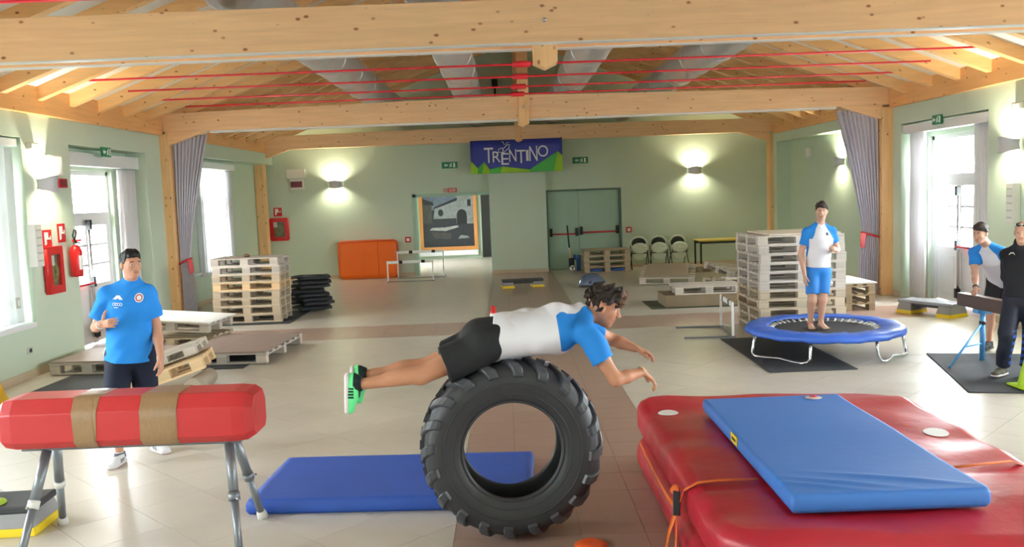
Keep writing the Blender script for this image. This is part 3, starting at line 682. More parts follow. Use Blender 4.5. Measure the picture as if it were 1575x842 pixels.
bpoly('mountain', [(.32, 0), (.34, .2), (.64, .08), (.64, 0)], M_LIME); bpoly('mountain', [(.64, 0), (.64, .08), (.95, .6), (.9, 0)], M_GRN); bpoly('mountain', [(.9, 0), (.95, .6), (1, .47), (1, 0)], M_LIME)
for ch, x0, x1, y0, y1 in (('T', .148, .247, .32, .78), ('R', .24, .325, .33, .66), ('E', .333, .415, .25, .6), ('N', .42, .498, .33, .71), ('T', .503, .597, .28, .68), ('I', .604, .632, .34, .67), ('N', .64, .728, .33, .78), ('O', .733, .845, .45, .79)):
    me = text_mesh(ch, 1.0, .003); me.materials.append(M_SIGNW)
    lo_ = [min(v.co[i] for v in me.vertices) for i in (0, 1)]; hi_ = [max(v.co[i] for v in me.vertices) for i in (0, 1)]
    sx = (x1 - x0) * 2 * BW / (hi_[0] - lo_[0]); sy = (y1 - y0) * 2 * BH / (hi_[1] - lo_[1])
    for v in me.vertices: v.co.x = (v.co.x - (lo_[0] + hi_[0]) / 2) * sx; v.co.y = (v.co.y - (lo_[1] + hi_[1]) / 2) * sy
    o = link('letter', me, bn); o.location = (((x0 + x1) / 2 - .5) * 2 * BW, -.022, ((y0 + y1) / 2 - .5) * 2 * BH); o.rotation_euler = (PI / 2, 0, 0)
for pts in ([(.3, .62), (.31, .72), (.345, .76), (.36, .68), (.34, .6), (.33, .64)], [(.35, .6), (.355, .72), (.4, .84), (.43, .86), (.42, .74), (.38, .66), (.36, .6)], [(.34, .62), (.345, .58), (.365, .56), (.37, .62)]):
    MB().tube([bp(((x - .5) * 2 * BW, (y - .5) * 2 * BH), -.024) for x, y in pts], .011, 6, closed=True).build('butterfly_line', M_SIGNW, bn)
for pts in ([(.375, .84), (.36, .93), (.345, .95)], [(.39, .85), (.4, .91), (.42, .92)]):
    MB().tube([bp(((x - .5) * 2 * BW, (y - .5) * 2 * BH), -.024) for x, y in pts], .008, 6).build('butterfly_line', M_SIGNW, bn)
# porch roof seen through the left glazed door
pr = thing('porch_roof', 'pale pine porch rafters seen through the left glazed door', 'porch', (-8.2, 14.2, 0))
for k in range(9): MB().bar((-1.2, -2.4 + k * .6, 2.7), (1.35, -2.4 + k * .6, 3.3), .12, .18).build('rafter', M_RAFT, pr)
MB().bar((-1.2, -2.8, 2.55), (-1.2, 2.8, 2.55), .14, .2).build('porch_beam', M_RAFT, pr)
for y in (-2.6, 2.6): MB().box(-1.28, -1.12, y - .08, y + .08, -.12, 2.5).build('porch_post', M_RAFT, pr)
# ============================================================ equipment
M_PAL = wood('weathered_pallet_wood', C(192, 176, 152), C(118, 100, 82), 'x', False, .8, .16, 2.0)
M_PALG = wood('grey_pallet_wood', C(196, 187, 175), C(122, 112, 102), 'x', False, .8, .16, 2.0)
M_PALN = wood('new_pallet_wood', C(222, 192, 150), C(150, 108, 66), 'x', False, .75, .1, 2.0)
M_PLY = pm('worn_brown_plywood', C(148, 130, 122), .55, var=.14, vs=5)
M_PLYL = pm('pale_plywood', C(214, 202, 184), .5, var=.08, vs=5)
M_PLYW = pm('white_coated_board', C(236, 234, 230), .35, var=.03)
def pallet(label, M, L=1.2, Wd=.8, H=.144, mat=M_PAL, group='wooden pallets', mats=None):
    r = thing('pallet', label, 'pallet', group=group); r.matrix_world = M
    b = .022 * H / .144
    def piece(nm, sx, sy, sz, x, y, z, mt=None):
        o = link(nm, boxmesh(sx, sy, sz, mt or mat), r); o.location = (x, y, z); return o
    n = 5 if Wd < 1 else 7; w = .13
    for k in range(n): piece('deck_board', L, w if k % 2 == 0 else .095, b, 0, -Wd / 2 + w / 2 + k * (Wd - w) / (n - 1), H - b / 2)
    xs = [-L / 2 + .0725, 0, L / 2 - .0725] if L < 1.4 else [-L / 2 + .0725, -L / 6, L / 6, L / 2 - .0725]
    for x in xs:
        piece('stringer_board', .14, Wd, b, x, 0, H - 1.5 * b)
        for y in (-Wd / 2 + .05, 0, Wd / 2 - .05): piece('block', .14, .1, H - 3 * b, x, y, b + (H - 3 * b) / 2)
    for y in (-Wd / 2 + .05, 0, Wd / 2 - .05): piece('bottom_board', L, .1, b, 0, y, b / 2)
    return r
def TM(x, y, z, rz=0, rx=0, ry=0):
    return Matrix.Translation((x, y, z)) @ Matrix.Rotation(math.radians(rz), 4, 'Z') @ Matrix.Rotation(math.radians(rx), 4, 'X') @ Matrix.Rotation(math.radians(ry), 4, 'Y')
ORD = ['bottom', 'second', 'third', 'fourth', 'fifth', 'sixth', 'seventh', 'eighth', 'ninth', 'tenth', 'eleventh']
def mat_rect(label, M, lx, ly, t=.012, mat=None, group='black rubber floor mats'):
    o = MB().box(0, lx, 0, ly, 0, t).build('rubber_mat', mat or M_RUB, bevel=.003); o.matrix_world = M; return tag(o, label, 'mat', group)
mat_rect('black rubber mat under the tall left pallet stack', TM(-5.42, 15.42, .001), 1.55, 1.7)
mat_rect('black rubber mat under the board-topped pallet left of the middle', TM(-4.35, 11.35, .001), .86, 1.7)
mat_rect('black rubber mat in front of the pallet beside the left wall', TM(-5.72, 10.28, .001, -2), 1.35, 1.0)
mat_rect('black rubber mat under the trampoline', TM(2.93, 9.82, .001), 1.0, 2.3)
mat_rect('black rubber mat under the blue trestle and trainer', TM(4.52, 8.55, .001, -15), 2.1, 2.07)
mat_rect('dark green rubber mat under the low box of the right rear pallets', TM(2.52, 15.42, .001), 1.9, 1.15, .01, pm('dark_green_rubber', C(66, 76, 58), .7))
for k in range(8):
    m = M_PALN if k == 4 else (M_PALG if k in (6, 7) else M_PAL)
    pallet('wooden pallet, %s from the floor in the left tower of eight' % ORD[k], TM(-4.66 + random.uniform(-.02, .02), 16.05 + random.uniform(-.015, .015), .014 + k * .1445, random.uniform(-1.2, 1.2)), mat=m)
tag(MB().lathe([(0, 0), (.05, 0), (.055, .03), (.03, .055), (0, .06)], 14, (-4.72, 16.0, 1.1705)).build('brown_knob', pm('brown_leather', C(110, 74, 50), .6)), 'small brown knob lying on top of the left pallet tower', 'knob')
for k in range(11):
    pallet('slim pale pallet, %s from the floor in the tower behind the trampoline' % ORD[k], TM(4.09 + random.uniform(-.015, .015), 12.74 + random.uniform(-.015, .015), .014 + k * .1275, random.uniform(-.8, .8)), 1.2, 1.2, .127, M_PAL if k < 5 else M_PALG)
def board(label, M, lx, ly, t, mat, group='boards on pallets'):
    o = MB().box(-lx / 2, lx / 2, -ly / 2, ly / 2, 0, t).build('plywood_sheet', mat, bevel=.002); o.matrix_world = M; return tag(o, label, 'board', group)
board('pale board on top of the pallet tower behind the trampoline', TM(4.15, 12.76, .014 + 11 * .1275 + .001), 1.0, 1.1, .02, M_PLYL)
for k in range(3): pallet('pallet, %s of the low stack beside the right stage curtain' % ORD[k], TM(5.58, 14.92, .001 + k * .1455, 90 + random.uniform(-2, 2)), 1.2, .86, .144, M_PAL)
board('white board on the low pallet stack beside the right stage curtain', TM(5.58, 14.92, .001 + 3 * .1455 + .001), .94, 1.2, .025, M_PLYW)
# left ground pallets
pallet('long pallet with brown board left of the middle', TM(-3.8, 12.42, .014, -4), 1.22, 1.6, .144, M_PALG)
board('worn brown board on the pallet left of the middle', TM(-3.8, 12.42, .16, -4), 1.2, 1.62, .02, M_PLY)
pallet('wide pallet beside the left wall behind the man in blue', TM(-5.22, 11.85, .014, -4), 1.5, 1.1, .144, M_PALG)
board('worn brown board on the pallet beside the left wall', TM(-5.22, 11.88, .16, -4), 1.5, 1.12, .02, M_PLY)
pallet('lower pallet of the tilted pair behind the man in blue', TM(-5.1, 13.72, .001, -8), 1.2, .9, .144, M_PAL)
pallet('upper tilted pallet under the white board behind the man in blue', TM(-5.08, 13.66, .262, -6, 0, 4), 1.2, .9, .144, M_PALG)
board('bright white board on the tilted pallets behind the man in blue', TM(-5.07, 13.66, .411, -6, 0, 4), 1.25, 1.0, .02, M_PLYW)
pallet('small tilted pallet with fresh wood behind the red vaulting horse', TM(-3.93, 10.12, .175, 8, 0, -17), .9, .7, .144, M_PALN)
pallet('upper grey pallet lying on the tilted fresh pallet', TM(-4.02, 10.3, .338, 8, 0, -17), .8, .7, .1, M_PALG)
tag(MB().tube([(-3.62, 9.85, .1), (-3.62, 10.45, .1)], .095, 20).build('foam_roller', pm('tan_foam', C(170, 158, 140), .8)), 'tan roller propping up the tilted fresh wood pallet', 'roller')
# right rear pallets
for k in range(4): pallet('pallet, %s of the stack of four before the green door' % ORD[k], TM(2.58 + random.uniform(-.02, .02), 23.12, .001 + k * .1455, random.uniform(-1, 1)), mat=M_PAL)
M_BLUEM = pm('blue_mat_vinyl', C(52, 98, 178), .5, var=.06, vs=5, bump=.05, bs=60)
for k, x in enumerate((-.27, .27)):
    tag(MB().box(2.58 + x - .16, 2.58 + x + .16, 22.74, 22.86, .028, .095).build('blue_pad', M_BLUEM, bevel=.01), 'blue pad pushed into the %s opening of the pallets before the green door' % ('left', 'right')[k], 'pad', 'blue pads in pallets')
pallet('tilted pallet with a bare board in front of the folding chairs', TM(3.62, 19.75, .12, -14, 9, 0), 1.2, 1.2, .144, M_PALG)
board('bare brown board on the tilted pallet before the folding chairs', TM(3.6, 19.78, .277, -14, 9, 0), .95, 1.15, .015, pm('bare_ply', C(172, 156, 138), .6, var=.1))
pallet('broken pale pallet leaning behind the front right pallet pile', TM(4.95, 19.0, .2, 30, 12, 8), 1.2, .8, .144, M_PALG)
pallet('broken pallet sloping down to the right beside the pallet tower', TM(4.55, 17.2, .13, 20, -4, 8), 1.2, .8, .144, M_PAL)
board('white scrap board sloping on the broken right pallets', TM(4.62, 17.2, .28, 20, -4, 8), .7, .45, .02, M_PLYW)
pallet('grey pallet lying on the low brown box in the right rear pile', TM(3.58, 15.9, .225, -2), 1.2, .8, .144, M_PALG)
tag(MB().box(2.78, 4.25, 15.5, 16.3, .012, .223).build('plinth_box', pm('brown_box_board', C(128, 112, 88), .7, var=.15), bevel=.006), 'low brown plywood box under the grey right rear pallet', 'box')
pallet('dark single pallet on the floor under the table', TM(4.75, 22.1, .001, 4), .9, .7, .144, M_PAL)
# pile of ragged rubber sheets beside the left tower
for k in range(8):
    a = random.uniform(-.35, .35)
    def sheet(u, v, k=k):
        x, y = (u - .5) * .62, (v - .5) * .7
        return (x, y, .006 * math.sin(7 * u) + .02 * (abs(u - .5) * 2) ** 2 * math.sin(5 * v))
    o = MB().grid(sheet, 10, 10).build('rubber_sheet', M_RUB, solid=.05)
    o.location = (-3.92 + random.uniform(-.04, .08), 17.3 + random.uniform(-.05, .05), 0.06 + k * .084); o.rotation_euler = (0, 0, a + .5)
    tag(o, 'ragged black rubber sheet, %s in the pile behind the left pallet tower' % ORD[k], 'rubber sheet', 'piled rubber sheets')

# ---- soft mats
def soft(lx, ly, lz, rp, re, n=(40, 40, 8), amp=0.0, bulge=0.0, seed=0, wr=None):
    """upholstered slab: plan corner radius rp, edge radius re, optional bulge and wrinkles; origin at base centre"""
    rs = np.random.RandomState(seed); bm = bmesh.new(); V = {}; nx, ny, nz = n
    waves = [(rs.uniform(-9, 9), rs.uniform(-9, 9), rs.uniform(0, 6.3), rs.uniform(.3, 1)) for _ in range(7)]
    def pt(i, j, k):
        key = (i, j, k)
        if key in V: return V[key]
        x = (i / nx - .5) * lx; y = (j / ny - .5) * ly; z = (k / nz) * lz
        # plan rounding
        hx, hy = lx / 2 - rp, ly / 2 - rp
        qx, qy = abs(x) - hx, abs(y) - hy
        if qx > 0 and qy > 0 and rp > 0:
            m = max(qx, qy); l = math.hypot(qx, qy); s = m / l
            x = math.copysign(hx + qx * s, x); y = math.copysign(hy + qy * s, y)
        # edge rounding: pull in near top and bottom
        dz = min(z, lz - z)
        if dz < re:
            t = (re - dz) / re; inset = re * (1 - math.sqrt(max(0, 1 - t * t)))
            d = max(abs(x) / (lx / 2), abs(y) / (ly / 2))
            if d > 1e-6:
                sx = (lx / 2 - inset) / (lx / 2); sy = (ly / 2 - inset) / (ly / 2); w = d ** 6
                x *= 1 - w * (1 - sx); y *= 1 - w * (1 - sy)
        ex = 1 - (2 * x / lx) ** 2; ey = 1 - (2 * y / ly) ** 2
        z2 = z
        if amp:
            wv = sum(a * math.sin(p * x + q * y + f) for p, q, f, a in waves) / 3
            z2 += amp * wv * (z / lz); off = amp * .8 * math.sin(11 * (x + y) + 3 * z + seed)
            if abs(x) > lx / 2 * .98: x += math.copysign(off * .5, x)
        z2 += bulge * max(0, ex) ** .3 * max(0, ey) ** .3 * (z / lz)
        if 0 < k < nz:
            bl = bulge * math.sin(PI * k / nz); 
            if i in (0, nx): x += math.copysign(bl, x)
            if j in (0, ny): y += math.copysign(bl, y)
        if wr: z2 += wr(x, y) * (z / lz)
        V[key] = bm.verts.new((x, y, z2)); return V[key]
    def quad(a, b, c, d):
        try: bm.faces.new((pt(*a), pt(*b), pt(*c), pt(*d))).smooth = True
        except ValueError: pass
    for i in range(nx):
        for j in range(ny):
            quad((i, j, nz), (i + 1, j, nz), (i + 1, j + 1, nz), (i, j + 1, nz)); quad((i, j, 0), (i, j + 1, 0), (i + 1, j + 1, 0), (i + 1, j, 0))
    for i in range(nx):
        for k in range(nz):
            quad((i, 0, k), (i + 1, 0, k), (i + 1, 0, k + 1), (i, 0, k + 1)); quad((i, ny, k), (i, ny, k + 1), (i + 1, ny, k + 1), (i + 1, ny, k))
    for j in range(ny):
        for k in range(nz):
            quad((0, j, k), (0, j, k + 1), (0, j + 1, k + 1), (0, j + 1, k)); quad((nx, j, k), (nx, j + 1, k), (nx, j + 1, k + 1), (nx, j, k + 1))
    me = bpy.data.meshes.new('soft'); bm.to_mesh(me); bm.free(); return me
M_REDV = pm('red_crash_mat_vinyl', C(172, 30, 48), .36, var=.06, vs=3, bump=.35, bs=5)
M_STRAP = pm('orange_webbing', C(226, 110, 44), .6, var=.06, bump=.1, bs=200)
M_YEL = pm('yellow_label', C(236, 200, 40), .5, var=.03)
def crinkle(x, y):
    e = max(abs(x) / 1.0, abs(y) / 1.45); s = 0
    for q in (4.0, 6.3, 9.1, 15.0): s += math.sin(q * y + 2.2 * math.sin(2.0 * x + q)) * (.013 / q * 4)
    s += .012 * math.exp(-((y + .63 - .05 * x) / .05) ** 2) * -1.2
    return s * (.3 + 1.1 * e ** 3)
CX, CY = 1.95, 5.36
lo = thing('crash_mat', 'lower red crash mat, lying on the floor under another', 'crash mat', (CX, CY, .002), 0, 'red crash mats')
me = soft(2.0, 2.95, .25, .3, .09, (36, 50, 8), .006, .02, 3); me.materials.append(M_REDV); link('cover', me, lo)
up = thing('crash_mat', 'upper red crash mat with the blue mat on top', 'crash mat', (CX + .01, CY - .01, .278), 0, 'red crash mats')
me = soft(2.02, 2.95, .232, .24, .07, (70, 100, 8), .008, .0, 8, crinkle); me.materials.append(M_REDV); link('cover', me, up)
def press(root, target, name, verts, faces, mat, origin, right, upv, out, lift=.0035):
    """flat print pressed on a surface: local 2-D points projected onto the target mesh"""
    me = target.data; bv = BVHTree.FromPolygons([v.co[:] for v in me.vertices], [q.vertices[:] for q in me.polygons])
    o, r, u, n = Vector(origin), Vector(right), Vector(upv), Vector(out); pts = []
    for x, y in verts:
        q = o + r * x + u * y; hit = bv.ray_cast(q + n * .3, -n, .6)[0]; pts.append((hit if hit else q) + n * lift)
    return MB().add(pts, faces).build(name, mat, root)
def disc(parent, x, y, z, rx, ry, lab):
    a = np.linspace(0, 2 * PI, 20, endpoint=False); vs = [(0, 0)] + [(math.cos(q) * rx * k, math.sin(q) * ry * k) for k in (.5, 1) for q in a]
    fs = [(0, 1 + i, 1 + (i + 1) % 20) for i in range(20)] + [(1 + i, 21 + i, 21 + (i + 1) % 20, 1 + (i + 1) % 20) for i in range(20)]
    return press(parent, parent.children[0], 'round_patch', vs, fs, M_SIGNW, (x, y, z), (1, 0, 0), (0, 1, 0), (0, 0, 1))
disc(up, 2.83 - CX - .12, 5.55 - CY, .247, .075, .085, '')
disc(up, -.82, 1.0, .24, .075, .085, '')
bl = thing('gym_mat', 'thin blue gym mat lying on the red crash mats', 'gym mat', (1.845, 5.2, .528), math.radians(-.6), 'blue gym mats')
def blfold(x, y):
    s = 0.0
    for k, (a, b) in enumerate(((-.32, -.9), (-.18, -.86), (.0, -.8), (.2, -.86))):
        d = (y - b) - .42 * (-(x - a)); s += .010 * math.exp(-(d / .022) ** 2) * max(0, 1 - abs(x - a) / .4)
    return s + .004 * math.sin(5 * y + 2 * x)
me = soft(.98, 2.06, .092, .02, .012, (60, 110, 4), .0, .0, 2, blfold); me.materials.append(pm('blue_mat_cover', C(62, 120, 200), .55, var=.05, vs=4, bump=.08, bs=14)); link('cover', me, bl)
disc(bl, .28, .93, .0965, .06, .05, '')
MB().lathe([(0, .004), (.026, .003), (.028, 0)], 16, (.28, .93, .101)).build('red_print', M_RED, bl)
MB().box(-.4945, -.489, .02, .17, .03, .085).build('yellow_label', M_YEL, bl); MB().box(-.4955, -.494, .05, .14, .05, .065).build('label_print', M_DARK, bl)
bf = thing('gym_mat', 'blue gym mat lying on the floor behind the tyre', 'gym mat', (-.86, 6.38, .002), math.radians(-2.8), 'blue gym mats')
me = soft(1.98, 1.02, .1, .02, .014, (40, 24, 4), .0015, 0, 4); me.materials.append(pm('dark_blue_mat_cover', C(48, 88, 182), .55, var=.08, vs=3, bump=.08, bs=18)); link('cover', me, bf)
MB().tube([(-.975, -.503, .05), (.975, -.503, .05)], .004, 6).build('seam', M_BLUEM, bf)
# ratchet strap round the crash mats
st = thing('ratchet_strap', 'orange ratchet strap tied round the red crash mats', 'strap')
def ribbon(pts, w, nrm):
    mb = MB(); v = []
    for i, p in enumerate(pts):
        p = Vector(p); a = Vector(pts[max(i - 1, 0)]); b = Vector(pts[min(i + 1, len(pts) - 1)]); d = (b - a).normalized(); s = d.cross(Vector(nrm[i] if isinstance(nrm[0], (tuple, list)) else nrm)).normalized()
        v += [p - s * w / 2, p + s * w / 2]
    return mb.add(v, [(2 * i, 2 * i + 1, 2 * i + 3, 2 * i + 2) for i in range(len(pts) - 1)], True)
ribbon([(.915, 6.25, .3), (.9, 5.9, .315), (.895, 5.5, .315), (.895, 5.1, .315), (.9, 4.78, .34)], .035, (-1, 0, 0)).build('side_webbing', M_STRAP, st, solid=.004)
ribbon([(.905, 4.78, .36), (.93, 4.75, .47), (1.0, 4.73, .516), (1.12, 4.735, .524), (1.34, 4.74, .522)], .03, (-.3, 0, 1)).build('top_webbing', M_STRAP, st, solid=.004)
ribbon([(2.36, 4.78, .522), (2.6, 4.82, .526), (2.82, 4.86, .524), (2.96, 4.88, .46), (2.985, 4.88, .3)], .03, (.2, 0, 1)).build('top_webbing', M_STRAP, st, solid=.004)
ribbon([(.89, 4.76, .34), (.87, 4.7, .18), (.86, 4.66, .02)], .04, (-1, 0, 0)).build('hanging_end', M_STRAP, st, solid=.004)
ribbon([(.89, 4.78, .34), (.86, 4.86, .18), (.84, 4.9, .02)], .05, (-1, 0, 0)).build('hanging_end', M_STRAP, st, solid=.004)
MB().bar((.885, 4.74, .33), (.9, 4.8, .45), .04, .03).build('ratchet', M_DARK, st, bevel=.004)
MB().tube([(.885, 4.79, .455), (.9, 4.83, .455)], .024, 12).build('ratchet_handle', M_STRAP, st)

# ---- tractor tyre
ty = thing('tractor_tyre', 'big black tractor tyre standing upright in the middle', 'tyre', (-.02, 5.42, .572))
ty.rotation_euler = (0, 0, math.radians(4))
M_TYRE = pm('tyre_rubber', C(52, 52, 55), .5, var=.25, vs=9, bump=.12, bs=30)
M_LUG = pm('worn_tyre_lug', C(68, 69, 74), .42, var=.35, vs=12, bump=.1, bs=30)
hw = .18
prof = [(.300, -.125), (.318, -.150), (.345, -.160), (.40, -.178), (.46, -.182), (.505, -.172), (.532, -.14), (.541, -.07), (.543, 0), (.541, .07), (.532, .14), (.505, .172), (.46, .182), (.40, .178), (.345, .160), (.318, .150), (.300, .125), (.312, .12), (.37, .135), (.45, .14), (.5, .12), (.505, 0), (.5, -.12), (.45, -.14), (.37, -.135), (.312, -.12)]
MB().lathe(prof, 96, (0, 0, 0), (0, 1, 0), close=True).build('casing', M_TYRE, ty)
for sg in (-1, 1): MB().lathe([(.31 + .008 * math.cos(a), sg * .148 + .008 * math.sin(a)) for a in np.linspace(0, 2 * PI, 8, endpoint=False)], 72, (0, 0, 0), (0, 1, 0), close=True).build('bead_ring', M_TYRE, ty)
for sg in (-1, 1):
    for rr, yy in ((.362, .166), (.425, .181)): MB().lathe([(rr + .005 * math.cos(a), sg * yy + .003 * math.sin(a)) for a in np.linspace(0, 2 * PI, 6, endpoint=False)], 72, (0, 0, 0), (0, 1, 0), close=True).build('sidewall_ridge', M_TYRE, ty)
def lug_mesh(sg):
    mb = MB(); sec = []
    N = 7
    for i in range(N + 1):
        t = i / N                     # centre line of tread -> over the shoulder -> down the sidewall
        yy = [.0, .04, .08, .12, .155, .178, .188, .19][i] * sg; rr = [.566, .567, .566, .563, .552, .53, .5, .475][i]
        rb = [.53, .53, .53, .525, .515, .495, .47, .455][i]; yb = [.0, .04, .08, .11, .13, .15, .165, .172][i] * sg
        an = -.10 + .20 * min(1, t * 1.25); wd = [.045, .046, .048, .052, .058, .062, .06, .05][i]
        sec.append((yy, rr, yb, rb, an, wd))
    v = []
    for yy, rr, yb, rb, an, wd in sec:
        for a, r, y in ((an - wd * 1.25, rb, yb), (an - wd, rr, yy), (an + wd, rr, yy), (an + wd * 1.25, rb, yb)): v.append((r * math.sin(a), y, r * math.cos(a)))
    f = []
    for i in range(N):
        for j in range(3): f.append((4 * i + j, 4 * i + j + 1, 4 * i + 5 + j, 4 * i + 4 + j))
    f += [(0, 1, 2, 3), (4 * N + 3, 4 * N + 2, 4 * N + 1, 4 * N)]
    if sg > 0: f = [tuple(reversed(q)) for q in f]
    return mb.add(v, f).mesh('tread_lug', M_LUG)
for sg in (-1, 1):
    me = lug_mesh(sg)
    for k in range(20):
        o = link('tread_lug', me, ty, bevel=.006, seg=1); o.rotation_euler = (0, 2 * PI * (k + (.5 if sg > 0 else 0)) / 20, 0)

# ---- red vaulting horse
M_LEGD = pm('grey_board', C(104, 106, 112), .5)
vh = thing('vaulting_horse', 'red padded vaulting horse with brown tape on grey steel legs', 'vaulting horse', (-2.4, 5.52, 0))
M_HORSE = pm('red_leather', C(184, 38, 42), .42, var=.07, vs=5, bump=.05, bs=50)
T = Matrix(((0, 0, 1, 0), (1, 0, 0, 0), (0, 1, 0, 0), (0, 0, 0, 1)))
sec = [(-.13, .672), (.13, .672), (.178, .72), (.178, .9), (.12, .985), (-.12, .985), (-.178, .9), (-.178, .72)]
def ring(s, x): return [(x, y * s, .83 + (z - .83) * s) for y, z in sec]
mb = MB(); R_ = [(-.8, .78), (-.77, .93), (-.7, 1.0), (.66, 1.0), (.74, .96), (.785, .8), (.79, .78)]
v = [p for x, s in R_ for p in ring(s, x)]; k = len(R_)
mb.add(v, [(8 * i + j, 8 * i + (j + 1) % 8, 8 * i + 8 + (j + 1) % 8, 8 * i + 8 + j) for i in range(k - 1) for j in range(8)] + [tuple(range(7, -1, -1)), tuple(range(8 * (k - 1), 8 * k))])
mb.build('padded_body', M_HORSE, vh, bevel=.022, seg=3)
M_TAPE = pm('brown_parcel_tape', C(150, 118, 84), .35, var=.22, vs=30, bump=.12, bs=60, stretch=(6, 1, 1))
def tape(x, w, seed):
    rs = np.random.RandomState(seed)
    for q in range(3):
        a = x + rs.uniform(-.012, .012); tilt = rs.uniform(-.015, .02); n = 24; v = []
        for i in range(n):
            t = i / n * 8; j = int(t) % 8; u = t - int(t); p0, p1 = sec[j], sec[(j + 1) % 8]
            y, z = p0[0] + (p1[0] - p0[0]) * u, p0[1] + (p1[1] - p0[1]) * u; s = 1.012 + .006 * q
            for sx in (-1, 1): v.append((a + sx * w / 2 * (1 - .08 * q) + tilt * (z - .8) / .15, y * s, .828 + (z - .828) * s))
        MB().add(v, [(2 * i, 2 * i + 1, (2 * i + 3) % (2 * n), (2 * i + 2) % (2 * n)) for i in range(n)], True).build('tape_band', M_TAPE, vh)
tape(-.24, .14, 1); tape(.2, .23, 4)
MB().box(-.7, .68, -.08, .08, .645, .674).build('base_board', M_LEGD, vh, bevel=.005)
M_LEG = pm('grey_painted_steel', C(132, 136, 142), .38, metal=.5, var=.08)
M_FOOT = pm('white_rubber_foot', C(222, 220, 214), .6, var=.04)
for x, y, fx, fy in ((.6, .06, .665, .34), (.6, -.06, .73, -.4), (-.55, .06, -.72, .38), (-.55, -.06, -.6, -.42)):
    a = Vector((x, y, .64)); b = Vector((fx, fy, .0)); m = a.lerp(b, .45)
    lg = MB().tube([a, m], .03, 16).build('leg', M_LEG, vh)
    MB().tube([m, a.lerp(b, .97)], .024, 16).build('inner_tube', M_LEG, lg)
    MB().tube([m - (b - a).normalized() * .02, m + (b - a).normalized() * .03], .036, 16).build('collar', M_FOOT if x < 0 else M_LEG, lg)
    MB().tube([a.lerp(b, .9), a.lerp(b, .93), Vector((fx, fy, .004))], [.026, .033, .037], 16).build('rubber_foot', M_FOOT, lg)
    MB().tube([m, m + Vector((.04 if x > 0 else -.02, .05 if y > 0 else -.05, -.01))], .007, 8).build('pin', M_CHROME, lg)

# ---- trampoline
tr = thing('trampoline', 'round trampoline with blue edge padding on steel legs', 'trampoline', (3.95, 10.95, .004))
M_PAD = pm('blue_trampoline_pad', C(58, 104, 206), .42, var=.08, vs=5, bump=.2, bs=10)
mb = MB(); prof = [(.66, .335), (.70, .352), (.78, .362), (.88, .358), (.93, .345), (.955, .31), (.955, .275), (.94, .262), (.93, .29), (.9, .33), (.78, .338), (.68, .33)]
n = 72; v = []
for r, z in prof:
    for j in range(n):
        a = 2 * PI * j / n; v.append(((r + .006 * math.sin(9 * a)) * math.cos(a), (r + .006 * math.sin(9 * a)) * math.sin(a), z + .006 * math.sin(14 * a + r * 8) + .004 * math.sin(31 * a)))
k = len(prof); mb.add(v, [(i * n + j, i * n + (j + 1) % n, ((i + 1) % k) * n + (j + 1) % n, ((i + 1) % k) * n + j) for i in range(k) for j in range(n)], True)
mb.build('edge_pad', M_PAD, tr)
MB().lathe([(0, .262), (.3, .27), (.55, .292), (.62, .3), (.62, .294), (.3, .262), (0, .256)], 56).build('jump_mat', pm('black_mesh_fabric', C(40, 42, 46), .6, var=.1, vs=20, bump=.15, bs=160), tr)
MB().tube([(.9 * math.cos(a), .9 * math.sin(a), .3) for a in np.linspace(0, 2 * PI, 48, endpoint=False)], .022, 10, closed=True).build('steel_ring', M_CHROME, tr)
spr = MB().tube([(.60, 0, .298), (.67, 0, .322)], .012, 6).mesh('spring', M_SIGNW)
for j in range(44): link('spring', spr, tr).rotation_euler = (0, 0, 2 * PI * j / 44)
for a0, a1 in ((187, 241), (290, 338), (55, 105)):
    a0, a1 = math.radians(a0), math.radians(a1); P = lambda a, r, z: (r * math.cos(a), r * math.sin(a), z); am = (a0 + a1) / 2
    pts = [P(a0, .9, .29), P(a0, .92, .18), P(a0, .94, .08), P(a0 + .03, .95, .035), P(a0 + .1, .95, .018), P(a0 + .2, .92, .018), P(am, .86, .03), P(a1 - .2, .92, .018), P(a1 - .1, .95, .018), P(a1 - .03, .95, .035), P(a1, .94, .08), P(a1, .92, .18), P(a1, .9, .29)]
    MB().tube(pts, .018, 10).build('leg', M_CHROME, tr)

# ---- hurdles
def hurdle(label, M, w, h, foot):
    r = thing('hurdle', label, 'hurdle', group='low training hurdles'); r.matrix_world = M
    MB().box(-w / 2, w / 2, -.012, .012, h - .07, h).build('crossbar', M_SIGNW, r, bevel=.003)
    for x in (-w * .2, w * .28): MB().box(x - .045, x + .045, -.014, .014, h - .072, h + .002).build('black_band', M_BLACK, r)
    for sx in (-1, 1):
        MB().box(sx * (w / 2 - .02) - .016, sx * (w / 2 - .02) + .016, -.016, .016, .02, h - .07).build('upright', M_SIGNW, r)
        MB().box(sx * (w / 2 - .02) - .02, sx * (w / 2 - .02) + .02, -.03, foot, 0, .025).build('foot', M_LEG, r)
    MB().box(-w / 2 + .02, w / 2 - .02, -.012, .012, .004, .022).build('base_bar', M_LEG, r)
hurdle('low white hurdle in front, beside the orange mat', TM(-2.46, 22.25, .001, 2), 1.18, .54, .5)
hurdle('taller white hurdle behind the low one beside the orange mat', TM(-2.28, 23.15, .001, 1), 1.24, .73, .5)
hurdle('white hurdle beside the pallet tower with long grey feet', TM(3.17, 12.72, .001, 86), 1.0, .5, .68)

